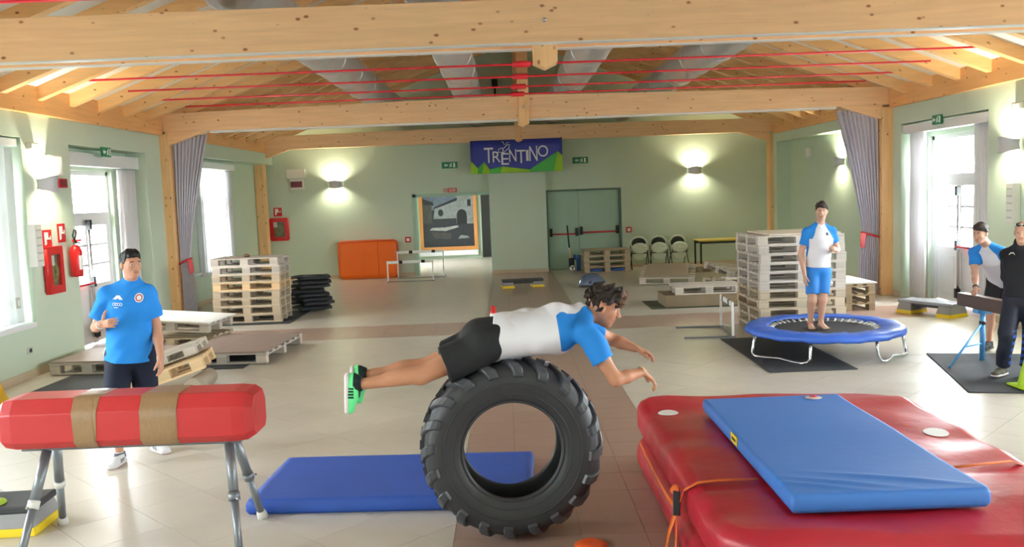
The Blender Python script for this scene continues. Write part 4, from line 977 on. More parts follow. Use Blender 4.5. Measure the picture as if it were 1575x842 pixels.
# ---- aerobic steppers
M_STEPT = pm('stepper_deck', C(52, 54, 58), .6, var=.08, bump=.1, bs=90); M_STEPG = pm('stepper_grey', C(150, 150, 152), .6, var=.04); M_STEPY = pm('stepper_yellow', C(236, 206, 30), .5, var=.04)
def stepper(label, M, L=.95, Wd=.36, H=.2, deck=None):
    r = thing('aerobic_stepper', label, 'stepper', group='aerobic steppers'); r.matrix_world = M
    MB().box(-L / 2, L / 2, -Wd / 2, Wd / 2, H - .05, H).build('deck', deck or M_STEPT, r, bevel=.012)
    MB().box(-L / 2 + .12, L / 2 - .12, -Wd / 2 + .03, Wd / 2 - .03, H - .09, H - .05).build('underside_rib', M_STEPT, r)
    for sx in (-1, 1):
        xa, xb = sorted((sx * L / 2 * .98, sx * (L / 2 - .24)))
        def tp(z0, z1, e0, e1): return MB().add([(xa - e0, -Wd / 2 - e0, z0), (xb + e0, -Wd / 2 - e0, z0), (xb + e0, Wd / 2 + e0, z0), (xa - e0, Wd / 2 + e0, z0), (xa - e1, -Wd / 2 - e1, z1), (xb + e1, -Wd / 2 - e1, z1), (xb + e1, Wd / 2 + e1, z1), (xa - e1, Wd / 2 + e1, z1)], [(0, 3, 2, 1), (4, 5, 6, 7), (0, 1, 5, 4), (1, 2, 6, 5), (2, 3, 7, 6), (3, 0, 4, 7)])
        tp(.055, H - .05, .015, -.01).build('riser', M_STEPG, r, bevel=.006); tp(0, .055, .022, .016).build('yellow_foot', M_STEPY, r, bevel=.005)
stepper('aerobic stepper on the brown floor strip near the wall column', TM(.33, 19.98, .001, 6), .93, .36, .18)
stepper('aerobic stepper with a pale shiny top by the right glazed door', TM(6.6, 13.62, .001, -62), .95, .36, .22, pm('stepper_pale_deck', C(150, 154, 164), .25))
stepper('aerobic stepper in the lower left corner behind the horse legs', TM(-3.68, 5.86, .001, 3), .92, .36, .2)
tag(MB().lathe([(0, .03), (.05, .028), (.085, .012), (.09, 0), (0, 0)], 20, (-3.52, 5.78, .203)).build('lime_pad', pm('lime_plastic', C(176, 206, 70), .5)), 'small lime green pad lying on the lower left stepper', 'pad')
tag(MB().lathe([(0, .3), (.05, .29), (.12, .1), (.16, .015), (.2, .012), (.2, 0), (0, 0)], 20, (-5.78, 9.72, .001)).build('yellow_dome', pm('ochre_plastic', C(206, 162, 40), .5)), 'ochre yellow dome marker at the left picture edge by the wall', 'marker')
tag(MB().lathe([(0, .02), (.03, .03), (.06, .028), (.1, .008), (.1, 0), (0, 0)], 24, (.44, 5.16, .001)).build('marker_disc', pm('orange_plastic', C(230, 92, 40), .5)), 'flat orange marker disc on the floor at the bottom edge', 'marker')

# ---- balance trainer, cone, orange mat
r = thing('balance_trainer', 'silver blue half-ball balance trainer on the rear floor', 'balance trainer', (1.88, 19.62, .001))
MB().lathe([(0, .29)] + [(.3 * math.sin(a), .045 + .245 * math.cos(a)) for a in np.linspace(.15, PI / 2, 10)], 36).build('dome', pm('silver_blue_rubber', C(92, 108, 140), .22, var=.05), r)
MB().lathe([(0, 0), (.3, 0), (.315, .02), (.31, .045), (.3, .05), (0, .05)], 36).build('base', M_DARK, r)
r = thing('training_cone', 'small red and white cone behind the lying man', 'cone', (-.25, 13.9, .001))
for i, (r0, z0, r1, z1, m) in enumerate(((.105, .012, .08, .13, M_RED), (.08, .13, .055, .25, M_SIGNW), (.055, .25, .028, .37, M_RED))): MB().lathe([(r0, z0), (r1, z1)] + ([(0, z1)] if i == 2 else []), 20).build(('lower_band', 'white_band', 'tip')[i], m, r)
MB().box(-.13, .13, -.13, .13, 0, .014).build('base', M_RED, r, bevel=.005)
r = thing('lime_cone', 'lime green cone at the right edge beside the trainer', 'cone', (5.2, 8.62, .014))
M_LIMEC = pm('lime_cone_plastic', C(186, 226, 40), .45); MB().lathe([(.14, .015), (.03, .5), (.02, .51), (0, .51)], 24).build('body', M_LIMEC, r); MB().box(-.17, .17, -.17, .17, 0, .02).build('base', M_LIMEC, r, bevel=.008)
r = thing('orange_mat', 'bright orange padded mat standing against the back wall', 'mat', (-3.72, 23.68, .002)); 
me = soft(.34, 1.6, 1.02, .1, .1, (8, 24, 18), .006, .01, 5); me.materials.append(pm('orange_vinyl', C(236, 104, 22), .4, var=.05, vs=4, bump=.08, bs=12)); o = link('cover', me, r); o.rotation_euler = (0, 0, PI / 2)
MB().tube([(-.79, -.17, .98), (-.3, -.175, .985), (.3, -.175, 1.0), (.76, -.17, 1.0), (.8, -.15, .9), (.8, -.15, .1)], .012, 6).build('piping', pm('dark_orange_piping', C(176, 50, 24), .5), r)
MB().tube([(.28, -.182, .05), (.28, -.185, .98)], .006, 6).build('seam', MATS['dark_orange_piping'], r)

# ---- folding chairs and table at the back
M_CHW = pm('white_chair_plastic', C(216, 226, 208), .5, var=.03); M_CHD = pm('dark_chair_frame', C(38, 42, 40), .45)
ch = thing('folding_chair', 'x', 'chair', (3.5, 23.3, .001), 0, 'white folding chairs')
def ell(cx, cz, rx, rz, y, n=28, a0=0, a1=2 * PI): return [(cx + rx * math.cos(a), y, cz + rz * math.sin(a)) for a in np.linspace(a0, a1, n, endpoint=a1 - a0 < 6)]
MB().tube(ell(0, .68, .21, .17, .0), .026, 8, closed=True).build('back_rim', M_CHW, ch)
MB().prism([(p[0], p[2]) for p in ell(0, .68, .2, .16, 0)], -.004, .004, Matrix(((1, 0, 0, 0), (0, 0, 1, 0), (0, 1, 0, 0), (0, 0, 0, 1)))).build('back_mesh', M_CHD, ch)
def seatg(u, v):
    a = 2 * PI * u; return (.215 * v * math.cos(a), -.16 + .05 * v * math.sin(a) - .02, .56 + .14 * v * math.sin(a))
MB().grid(seatg, 28, 4).build('seat', M_CHW, ch, solid=.025)
MB().prism([(p[0], p[2]) for p in ell(0, .4, .18, .15, 0, 20, PI, 2 * PI)], -.19, -.165, Matrix(((1, 0, 0, 0), (0, 0, 1, 0), (0, 1, 0, 0), (0, 0, 0, 1)))).build('seat_front', M_CHW, ch)
for sx in (-1, 1):
    MB().tube([(sx * .22, .02, .66), (sx * .225, -.08, .4), (sx * .225, -.26, .0)], .012, 8).build('front_leg', M_CHD, ch)
    MB().tube([(sx * .205, -.2, .5), (sx * .205, .0, .3), (sx * .205, .16, .0)], .012, 8).build('rear_leg', M_CHD, ch)
MB().tube([(-.225, -.15, .43), (.225, -.15, .43)], .012, 8).build('cross_tube', M_CHD, ch)
ch['label'] = 'white folding chair beside the stacked pallets, leftmost of three'
c2 = dup(ch, 'white folding chair in the middle of the row of three'); c2.location.x = 4.02
c3 = dup(ch, 'white folding chair nearest the yellow table'); c3.location.x = 4.53; c3.rotation_euler.z = .15
tb_ = thing('table', 'yellow topped table with dark legs at the back wall', 'table', (5.72, 23.05, .001))
MB().box(-.75, .75, -.4, .4, .70, .735).build('tabletop', pm('yellow_table_laminate', C(214, 188, 84), .45, var=.06), tb_, bevel=.004)
for sx in (-1, 1):
    for sy in (-1, 1): MB().box(sx * .7 - .02, sx * .7 + .02, sy * .35 - .02, sy * .35 + .02, 0, .7).build('leg', M_CHD, tb_)
MB().box(-.7, .7, .33, .37, .62, .7).build('apron', M_CHD, tb_); MB().box(-.7, .7, -.36, -.34, .64, .7).build('apron', M_CHD, tb_)
# scooter and blue board by the green door
r = thing('kick_scooter', 'upright folded scooter with a black pole by the green door', 'scooter', (1.68, 23.3, .001))
MB().tube([(-.06, 0, 1.23), (-.02, 0, .62)], .018, 10).build('pole', M_BLACK, r)
MB().tube([(-.02, 0, .64), (.0, 0, .34)], .035, 10).build('stem', pm('beige_plastic', C(206, 196, 170), .5), r)
MB().box(-.05, .1, -.05, .05, .1, .36).build('folded_deck', M_DARK, r, bevel=.02)
for x, y in ((.05, -.08), (.05, .08)): MB().lathe([(.03, -.02), (.085, -.025), (.09, 0), (.085, .025), (.03, .02)], 20, (x, y, .09), (0, 1, 0), close=True).build('wheel', M_CHROME, r)
r = thing('blue_board', 'small blue board leaning beside the scooter', 'board', (1.9, 23.4, .004)); r.rotation_euler = (math.radians(-8), 0, 0)
MB().box(-.05, .06, -.02, .02, 0, .42).build('panel', M_BLUEM, r, bevel=.006); MB().box(-.12, -.055, -.01, .03, 0.3, .44).build('clip', M_BLUEM, r, bevel=.004)

# ---- trestle with a dark beam
r = thing('trestle', 'light blue steel trestle with a dark wooden beam by the right edge', 'trestle', (5.44, 10.0, .014))
M_BLT = pm('light_blue_paint', C(84, 156, 216), .4, var=.04)
MB().bar((-.03, .42, .67), (.04, -.72, .67), .11, .15).build('beam', wood('dark_beam_wood', C(92, 74, 66), C(50, 38, 32), 'y', False), r, bevel=.006)
MB().box(-.08, .08, -.06, .06, .55, .595).build('saddle', M_BLT, r, bevel=.004)
MB().tube([(.0, 0, .0), (.0, 0, .56)], .028, 12).build('post', M_BLT, r)
MB().tube([(.0, 0, .44), (-.56, -.36, .012)], .014, 10).build('brace_leg', M_BLT, r); MB().tube([(.0, 0, .44), (.25, .46, .012)], .014, 10).build('brace_leg', M_BLT, r)
MB().tube([(-.3, -.19, .2), (.0, .0, .2), (.14, .25, .2)], .01, 8).build('tie_bar', M_BLT, r)
MB().lathe([(.028, -.02), (.036, -.02), (.036, .02), (.028, .02)], 14, (0, 0, .44), close=True).build('clamp', M_DARK, r)
# ============================================================ people
def V3(p): return np.array(p, dtype=np.float64)
def nrm(v): v = V3(v); return v / (np.linalg.norm(v) + 1e-12)
class Field:
    """smooth union of tapered capsules and ellipsoids, meshed with surface nets into one continuous skin"""
    def __init__(s): s.p = []
    def cap(s, a, b, ra, rb, k=.02, clip=None, sub=False): s.p.append(('c', V3(a), V3(b), ra, rb, None, k, clip, sub)); return s
    def ecap(s, a, b, lat, wa, wb, k=.03, clip=None, sub=False):
        """capsule with elliptical section: wa, wb = (half width along lat, half depth) at each end"""
        s.p.append(('e', V3(a), V3(b), wa, wb, nrm(lat), k, clip, sub)); return s
    def ell(s, c, ax, r, k=.02, clip=None, sub=False): s.p.append(('l', V3(c), np.array([nrm(q) for q in ax]), np.array(r, float), None, None, k, clip, sub)); return s
    def mesh(s, h, name, mats, noise=None, attrs=None, clips=()):
        lo = np.full(3, 1e9); hi = -lo; bb = []
        for t, a, b, ra, rb, lat, k, clip, sub in s.p:
            if t == 'l': r = ra.max() if hasattr(ra, 'max') else max(ra); r = float(np.max(ra)); l, u = a - r, a + r
            else: r = max(np.max(ra), np.max(rb)); l, u = np.minimum(a, b) - r, np.maximum(a, b) + r
            bb.append((l, u, k))
            if not sub: lo = np.minimum(lo, l); hi = np.maximum(hi, u)
        lo -= 4 * h; hi += 4 * h; n = np.ceil((hi - lo) / h).astype(int) + 1
        F = np.full(n, .5, dtype=np.float32)
        ax = [lo[i] + h * np.arange(n[i]) for i in range(3)]
        for (t, a, b, ra, rb, lat, k, clip, sub), (l, u, kk) in zip(s.p, bb):
            m = kk * 1.3 + 3 * h
            i0 = np.clip(np.floor((l - m - lo) / h).astype(int), 0, n - 1); i1 = np.clip(np.ceil((u + m - lo) / h).astype(int) + 1, 1, n)
            sl = tuple(slice(i0[q], i1[q]) for q in range(3))
            X = ax[0][sl[0]][:, None, None]; Y = ax[1][sl[1]][None, :, None]; Z = ax[2][sl[2]][None, None, :]
            if t == 'l':
                q = [((X - a[0]) * b_[0] + (Y - a[1]) * b_[1] + (Z - a[2]) * b_[2]) for b_ in b]
                k0 = np.sqrt(sum((q[i] / ra[i]) ** 2 for i in range(3))) + 1e-9; k1 = np.sqrt(sum((q[i] / ra[i] ** 2) ** 2 for i in range(3))) + 1e-9
                d = k0 * (k0 - 1) / k1
            else:
                ba = b - a; L2 = ba.dot(ba) + 1e-12
                tt = ((X - a[0]) * ba[0] + (Y - a[1]) * ba[1] + (Z - a[2]) * ba[2]) / L2; tc = np.clip(tt, 0, 1)
                qx = X - a[0] - tc * ba[0]; qy = Y - a[1] - tc * ba[1]; qz = Z - a[2] - tc * ba[2]
                if t == 'c': d = np.sqrt(qx * qx + qy * qy + qz * qz) - (ra + (rb - ra) * tc)
                else:
                    dr = ba / math.sqrt(L2); lt = nrm(lat - dr * lat.dot(dr)); fr = np.cross(dr, lt)
                    ql = qx * lt[0] + qy * lt[1] + qz * lt[2]; qf = qx * fr[0] + qy * fr[1] + qz * fr[2]; qd = qx * dr[0] + qy * dr[1] + qz * dr[2]
                    A = ra[0] + (rb[0] - ra[0]) * tc; B = ra[1] + (rb[1] - ra[1]) * tc; Cc = np.minimum(A, B)
                    k0 = np.sqrt((ql / A) ** 2 + (qf / B) ** 2 + (qd / Cc) ** 2) + 1e-9; k1 = np.sqrt((ql / A ** 2) ** 2 + (qf / B ** 2) ** 2 + (qd / Cc ** 2) ** 2) + 1e-9
                    d = k0 * (k0 - 1) / k1
            for cp in (clip or ()):
                pt, nn = V3(cp[0]), nrm(cp[1]); d = np.maximum(d, (X - pt[0]) * nn[0] + (Y - pt[1]) * nn[1] + (Z - pt[2]) * nn[2])
            f = F[sl]
            if sub:
                hh = np.clip(.5 - .5 * (f + d) / k, 0, 1); F[sl] = f + (-d - f) * hh + k * hh * (1 - hh)
            else:
                hh = np.clip(.5 + .5 * (f - d) / k, 0, 1); F[sl] = f + (d - f) * hh - k * hh * (1 - hh)
        X = ax[0][:, None, None]; Y = ax[1][None, :, None]; Z = ax[2][None, None, :]
        if noise is not None: F += np.minimum(noise(X, Y, Z), .5 if name == 'hair' else .003).astype(np.float32)
        for pt, nn in clips:
            pt, nn = V3(pt), nrm(nn); F = np.maximum(F, ((X - pt[0]) * nn[0] + (Y - pt[1]) * nn[1] + (Z - pt[2]) * nn[2]).astype(np.float32))
        v, q = nets(F, lo, h)
        me = bpy.data.meshes.new(name); me.vertices.add(len(v)); me.vertices.foreach_set('co', v.astype(np.float32).ravel())
        me.loops.add(len(q) * 4); me.polygons.add(len(q)); me.loops.foreach_set('vertex_index', q.astype(np.int32).ravel())
        me.polygons.foreach_set('loop_start', np.arange(0, len(q) * 4, 4, dtype=np.int32))
        me.update(calc_edges=True); me.polygons.foreach_set('use_smooth', np.ones(len(q), bool))
        for m in (mats if isinstance(mats, (list, tuple)) else [mats]): me.materials.append(m)
        for nm, fn in (attrs or {}).items():
            at = me.attributes.new(nm, 'FLOAT', 'POINT'); at.data.foreach_set('value', fn(v).astype(np.float32))
        me.validate(); return me
def nets(F, lo, h):
    ins = F < 0; nx, ny, nz = F.shape
    c = [(i, j, k) for i in (0, 1) for j in (0, 1) for k in (0, 1)]
    sub = lambda A, o: A[o[0]:nx - 1 + o[0], o[1]:ny - 1 + o[1], o[2]:nz - 1 + o[2]]
    cnt = sum(sub(ins, o).astype(np.int8) for o in c); act = (cnt > 0) & (cnt < 8)
    I = np.argwhere(act); idx = np.full(act.shape, -1, np.int32); idx[act] = np.arange(len(I))
    P = np.zeros((len(I), 3)); N = np.zeros(len(I))
    for o in c:
        for axn in range(3):
            if o[axn]: continue
            o2 = list(o); o2[axn] = 1
            fa = F[I[:, 0] + o[0], I[:, 1] + o[1], I[:, 2] + o[2]]; fb = F[I[:, 0] + o2[0], I[:, 1] + o2[1], I[:, 2] + o2[2]]
            m = (fa < 0) != (fb < 0); t = np.where(m, fa / np.where(m, fa - fb, 1), 0)
            p = np.array(o, float)[None] + 0 * P; p[:, axn] = t
            P += np.where(m[:, None], p, 0); N += m
    P = lo + h * (I + P / np.maximum(N, 1)[:, None]); Q = []
    for axn in range(3):
        u, w = (axn + 1) % 3, (axn + 2) % 3
        s0 = [slice(None)] * 3; s1 = [slice(None)] * 3; s0[axn] = slice(0, -1); s1[axn] = slice(1, None)
        a, b = ins[tuple(s0)], ins[tuple(s1)]
        E = np.argwhere(a != b); E = E[(E[:, u] > 0) & (E[:, w] > 0) & (E[:, u] < F.shape[u] - 1) & (E[:, w] < F.shape[w] - 1)]
        fl = a[E[:, 0], E[:, 1], E[:, 2]]
        def cell(du, dw):
            e = E.copy(); e[:, u] += du; e[:, w] += dw; return idx[e[:, 0], e[:, 1], e[:, 2]]
        q = np.stack([cell(-1, -1), cell(0, -1), cell(0, 0), cell(-1, 0)], 1)
        q[~fl] = q[~fl][:, ::-1]; Q.append(q)
    Q = np.concatenate(Q); return P, Q[(Q >= 0).all(1)]
def wrinkle(seed, amp, f=22, dirs=6, stretch=(1, 1, 1)):
    rs = np.random.RandomState(seed); W_ = [(rs.randn(3) * np.array(stretch), rs.uniform(0, 6.3), rs.uniform(.5, 1)) for _ in range(dirs)]
    def fn(X, Y, Z):
        s = 0
        for d, p, a in W_: s = s + a * np.sin(f * (d[0] * X + d[1] * Y + d[2] * Z) + p)
        return amp * s / dirs * 1.8
    return fn
def seg_dist(v, a, b):
    a, b = V3(a), V3(b); ba = b - a; t = np.clip((v - a) @ ba / (ba @ ba), 0, 1)[:, None]; return np.linalg.norm(v - a - t * ba, axis=1)
def skin_mat(name, col, lip):
    m = masked(name, [col, lip], rough=.5, bump=.03, bs=200); m.node_tree.nodes['Principled BSDF'].inputs['Subsurface Weight'].default_value = .0; return m
M_EYEW = pm('eye_white', C(236, 232, 226), .25, var=.0); M_IRIS = pm('dark_iris', C(40, 30, 24), .2, var=.0)
def rot(v, ax, ang):
    v, ax = V3(v), nrm(ax); return v * math.cos(ang) + np.cross(ax, v) * math.sin(ang) + ax * ax.dot(v) * (1 - math.cos(ang))

def hand(F, wr, d, pn, side, s, curl, thumb=(.75, .55, .25)):
    """palm, four unequal bent fingers and a thumb leaving the side of the palm; side +1 right, -1 left"""
    d, pn = nrm(d), nrm(pn); pn = nrm(pn - d * pn.dot(d)); th = np.cross(d, pn) * side; wr = V3(wr)
    F.ecap(wr + d * .012 * s, wr + d * .078 * s, th, (.028 * s, .017 * s), (.039 * s, .0135 * s), .012)
    for i, (o, ln) in enumerate(((.029, .068), (.0098, .077), (-.0098, .071), (-.028, .055))):
        p = wr + d * (.084 if i < 3 else .078) * s + th * o * s; q = nrm(d + th * o * 2.2)
        ang = curl * (1 + .12 * i)
        for j, (f, r) in enumerate(((.45, .0092), (.31, .0084), (.24, .0076))):
            q = rot(q, np.cross(d, pn), ang * (.75 if j == 0 else 1.0)); e = p + q * ln * f * s
            F.cap(p, e, r * s, (r - .0007) * s, .005); p = e
    p = wr + d * .022 * s + th * .026 * s; q = nrm(d * thumb[0] + th * thumb[1] + pn * thumb[2])
    for f, r in ((.036, .0125), (.03, .0105), (.024, .009)):
        e = p + q * f * s; F.cap(p, e, r * s, (r - .001) * s, .008); p = e; q = nrm(q + d * .25 + pn * .12)

def person(label, J, s=1.0, cell=.007, skin=C(206, 156, 128), hair=None, hair_style='short', top=None, bottom=None, shoes=None, curl=(.35, .35), thumbs=None, extras=None, bald=False, stub=None):
    root = thing('person', label, 'person', (float(J['pel'][0]), float(J['pel'][1]), 0))
    off = V3(root.location); J = {k: (V3(v) - off if k in PTS else V3(v)) for k, v in J.items()}
    B = Field(); lt = nrm(J['shR'] - J['shL']); lp = nrm(J['hipR'] - J['hipL']); pel, chest, neck, head = J['pel'], J['chest'], J['neck'], J['head']
    up = nrm(chest - pel); waist = pel + (chest - pel) * .45; fr = np.cross(up, lt)   # front of the chest
    tz = neck + (head - neck) * .22
    B.ecap(pel - up * .03 * s, waist, lp, (.160 * s, .110 * s), (.138 * s, .098 * s), .05).ecap(waist, chest, lt, (.138 * s, .098 * s), (.162 * s, .115 * s), .05)
    B.ecap(chest, neck - nrm(neck - chest) * .03 * s, lt, (.15 * s, .1 * s), (.062 * s, .056 * s), .05)
    hu = nrm(J['hu']); hf = nrm(J['hf'] - hu * J['hf'].dot(hu)); hl = np.cross(hf, hu)   # head right
    B.cap(neck - nrm(neck - chest) * .02, head - hu * .05 * s - hf * .012 * s, .058 * s, .052 * s, .03)
    H = lambda l, f, u: head + (hl * l + hf * f + hu * u) * s; AX = (hl, hf, hu)
    B.ell(H(0, -.012, .024), AX, np.array((.074, .094, .092)) * s, .03).ell(H(0, .022, -.035), AX, np.array((.057, .066, .084)) * s, .03)
    B.ell(H(0, .052, -.098), AX, np.array((.028, .026, .022)) * s, .03)
    B.ell(H(0, .074, .014), AX, np.array((.048, .02, .014)) * s, .02)
    for sd in (-1, 1):
        B.ell(H(sd * .034, .062, -.03), AX, np.array((.022, .02, .02)) * s, .02); B.ell(H(sd * .076, -.006, -.012), AX, np.array((.009, .019, .031)) * s, .006)
        B.ell(H(sd * .031, .096, -.003), AX, np.array((.017, .016, .011)) * s, .01, sub=True)
    B.cap(H(0, .086, .004), H(0, .108, -.034), .0085 * s, .0125 * s, .012); B.ell(H(.012, .098, -.038), AX, np.array((.009, .01, .008)) * s, .006).ell(H(-.012, .098, -.038), AX, np.array((.009, .01, .008)) * s, .006)
    B.cap(H(-.018, .084, -.062), H(.018, .084, -.062), .008 * s, .008 * s, .008).cap(H(-.015, .082, -.074), H(.015, .082, -.074), .0085 * s, .0085 * s, .008)
    lipc = H(0, .088, -.068)
    for i, sd in enumerate('RL'):
        sg = 1 if sd == 'R' else -1; sh, el, wr = J['sh' + sd], J['el' + sd], J['wr' + sd]
        B.cap(chest + (sh - chest) * .45, sh, .07 * s, .05 * s, .05).cap(neck + (head - neck) * .08, sh + (neck - sh) * .12, .03 * s, .032 * s, .04)
        B.cap(sh, el, .05 * s, .040 * s, .03).ell(sh + (el - sh) * .45 + 0, (nrm(el - sh), np.cross(nrm(el - sh), lt), lt), np.array((.09, .046, .046)) * s, .03)
        B.cap(el, el + (wr - el) * .4, .040 * s, .039 * s, .02).cap(el + (wr - el) * .4, wr, .039 * s, .0265 * s, .02)
        hd = J['hd' + sd]; hand(B, wr, hd, J['hp' + sd], sg, s, curl[i], (thumbs or {}).get(sd, (.75, .55, .25)))
        hip, kn, an = J['hip' + sd], J['kn' + sd], J['an' + sd]; td = nrm(J['toe' + sd]); sn = nrm(an - kn)
        B.cap(hip, kn, .086 * s, .055 * s, .04)
        bk = nrm(np.cross(np.cross(sn, td), sn)) * -1                              # calf side
        B.cap(kn, an, .05 * s, .034 * s, .03).ell(kn + (an - kn) * .3 + bk * .018 * s, (sn, bk, np.cross(sn, bk)), np.array((.11, .046, .05)) * s, .03)
        dn = nrm(J.get('dn' + sd, (0, 0, -1)))
        if shoes is None:
            lat = np.cross(td, dn); heel = an + dn * .045 * s - td * .035 * s; ball = an + dn * .058 * s + td * .13 * s
            B.ell(heel, (td, lat, dn), np.array((.035, .03, .03)) * s, .03).ecap(an + dn * .03 * s + td * .02, ball, lat, (.034 * s, .034 * s), (.043 * s, .017 * s), .03)
            for q in range(5): B.cap(ball + lat * (.034 - .017 * q) * s, ball + lat * (.036 - .018 * q) * s + td * (.05 - .006 * abs(q - (1 if sd == 'L' else 3))) * s + dn * .004, .010 * s, .009 * s, .006)
    # glutes
    for sd in 'RL': B.ell(J['hip' + sd] + np.cross(lp, up) * .035 * s + up * .03, (lp, up, np.cross(lp, up)), np.array((.085, .09, .085)) * s, .05)
    lipm = lambda v: .0085 * s - seg_dist(v, H(-.02, .092, -.068), H(.02, .092, -.068))
    cols = skin_mat('skin_' + root.name, skin, tuple(c * f for c, f in zip(skin, (.78, .55, .55, 1))))
    body = link('body', B.mesh(cell, 'body', cols, attrs={'m1': lipm}), root)
    for sd in (-1, 1):
        e = MB().lathe([(.0115 * s * math.sin(a), .0115 * s * math.cos(a)) for a in np.linspace(0, PI, 9)], 14, H(sd * .031, .0735, -.003), hf).build('eye', M_EYEW, root)
        MB().lathe([(0, .0122 * s), (.0052 * s, .0108 * s), (.006 * s, .009 * s)], 12, H(sd * .031, .0735, -.003), hf).build('iris', M_IRIS, e)
    if hair:
        if not bald:
            for sd in (-1, 1): MB().tube([H(sd * .016, .092, .018), H(sd * .03, .092, .023), H(sd * .048, .078, .017)], [.003, .0045, .002], 6).build('eyebrow', hair, root)
            Hf = Field(); cut = ((H(0, .0, -.03), hf * .62 - hu * .78),); 
            Hf.ell(H(0, -.014, .028), AX, np.array((.0775, .0975, .0955)) * s, .02, clip=((H(0, .05, .034), hf * .66 - hu * .75),))
            if hair_style == 'curly':
                Hf.ell(H(0, .05, .098), AX, np.array((.07, .062, .042)) * s, .03).ell(H(0, .092, .066), AX, np.array((.058, .026, .034)) * s, .03).ell(H(0, -.03, .07), AX, np.array((.08, .09, .065)) * s, .03)
                nz_ = wrinkle(4, .034, 95, 8)
            elif hair_style == 'quiff':
                Hf.ell(H(0, .035, .09), AX, np.array((.056, .058, .034)) * s, .03, clip=((H(0, .08, .068), hf * .25 - hu),)).ell(H(0, -.02, .066), AX, np.array((.072, .08, .06)) * s, .03, clip=((H(0, .08, .06), hf * .5 - hu),)); nz_ = wrinkle(5, .009, 65, 8)
            else:
                Hf.ell(H(0, .025, .08), AX, np.array((.058, .062, .038)) * s, .03, clip=((H(0, .08, .066), hf * .25 - hu),)); nz_ = wrinkle(6, .007, 70, 8)
            hm = Hf.mesh(min(cell, .006), 'hair', hair, noise=nz_, attrs={'m1': lambda v: ((v - H(0, .088, .085)) @ hf)})
            link('hair', hm, root)
    ctx = dict(root=root, B=B, J=J, H=H, AX=AX, s=s, lt=lt, lp=lp, up=up, fr=fr, pel=pel, chest=chest, neck=neck, waist=waist, cell=cell, off=off, hf=hf, hl=hl, hu=hu)
    if top: top(ctx)
    if bottom: bottom(ctx)
    if shoes: shoes(ctx)
    if extras: extras(ctx)
    return root
PTS = {'pel', 'chest', 'neck', 'head'} | {k + s for k in ('sh', 'el', 'wr', 'hip', 'kn', 'an') for s in 'RL'}

def shirt(mat, loose=1.0, sleeve=.62, hem=-.02, raglan=False, wr=.004, seed=1, name='shirt', collar=False, drop=None, fsl=.0):
    def fn(c):
        s = c['s']; F = Field(); J = c['J']; a = .018 * loose
        hemdir = -c['up'] if drop is None else nrm(drop); hp = c['pel'] + hemdir * (-hem)
        F.ecap(c['pel'] - c['up'] * .14 * s, c['waist'], c['lp'], (.182 * s + a, .138 * s + a), (.145 * s + a * 1.2, .105 * s + a), .05)
        F.ecap(c['waist'], c['chest'], c['lt'], (.145 * s + a * 1.2, .105 * s + a), (.165 * s + a, .118 * s + a), .05)
        n = nrm(c['neck'] - c['chest'])
        F.ecap(c['chest'], c['neck'] - n * .012 * s, c['lt'], (.16 * s + a * .7, .11 * s + a * .7), (.066 * s, .066 * s), .05)
        for sd in 'RL':
            sh, el, wrs = J['sh' + sd], J['el' + sd], J['wr' + sd]; e = sh + (el - sh) * min(1, sleeve)
            F.cap(c['chest'] + (sh - c['chest']) * .45, sh, .074 * s + a * .4, .053 * s + a * .3, .045).cap(c['neck'] + (sh - c['neck']) * .2 + n * .004, sh, .055 * s, .052 * s + a * .2, .03)
            cl = ((e, el - sh),) if sleeve < 1 else None
            F.cap(sh, sh + (el - sh) * min(1, sleeve + .15), .053 * s + a * .4, .052 * s + a * .9 + fsl, .03, clip=cl)
            if sleeve >= 1:
                e2 = el + (wrs - el) * (.94 if sleeve > 1 else .2); F.cap(el, e2, .05 * s + a * .5, .036 * s + a * .4, .025)
        if collar: F.cap(c['neck'] - n * .03, c['neck'] + n * .05 * s, .07 * s, .067 * s, .02)
        def mask(v):
            r = v - c['neck']; l = np.abs(r @ c['lt']); d = -(r @ c['up'])
            arm = np.minimum(seg_dist(v, J['shR'] + (J['elR'] - J['shR']) * .05, J['elR']), seg_dist(v, J['shL'] + (J['elL'] - J['shL']) * .05, J['elL']))
            return np.maximum(np.minimum(l - (.05 + .5 * d), .17 - d), .082 * s + a * .6 - arm) if raglan else -np.ones(len(v))
        def m2(v): return -np.ones(len(v))
        me = F.mesh(c['cell'], name, mat, noise=wrinkle(seed, wr, 20, 7), attrs={'m1': mask}, clips=((hp, hemdir),))
        c['shirt'] = link(name, me, c['root'])
    return fn
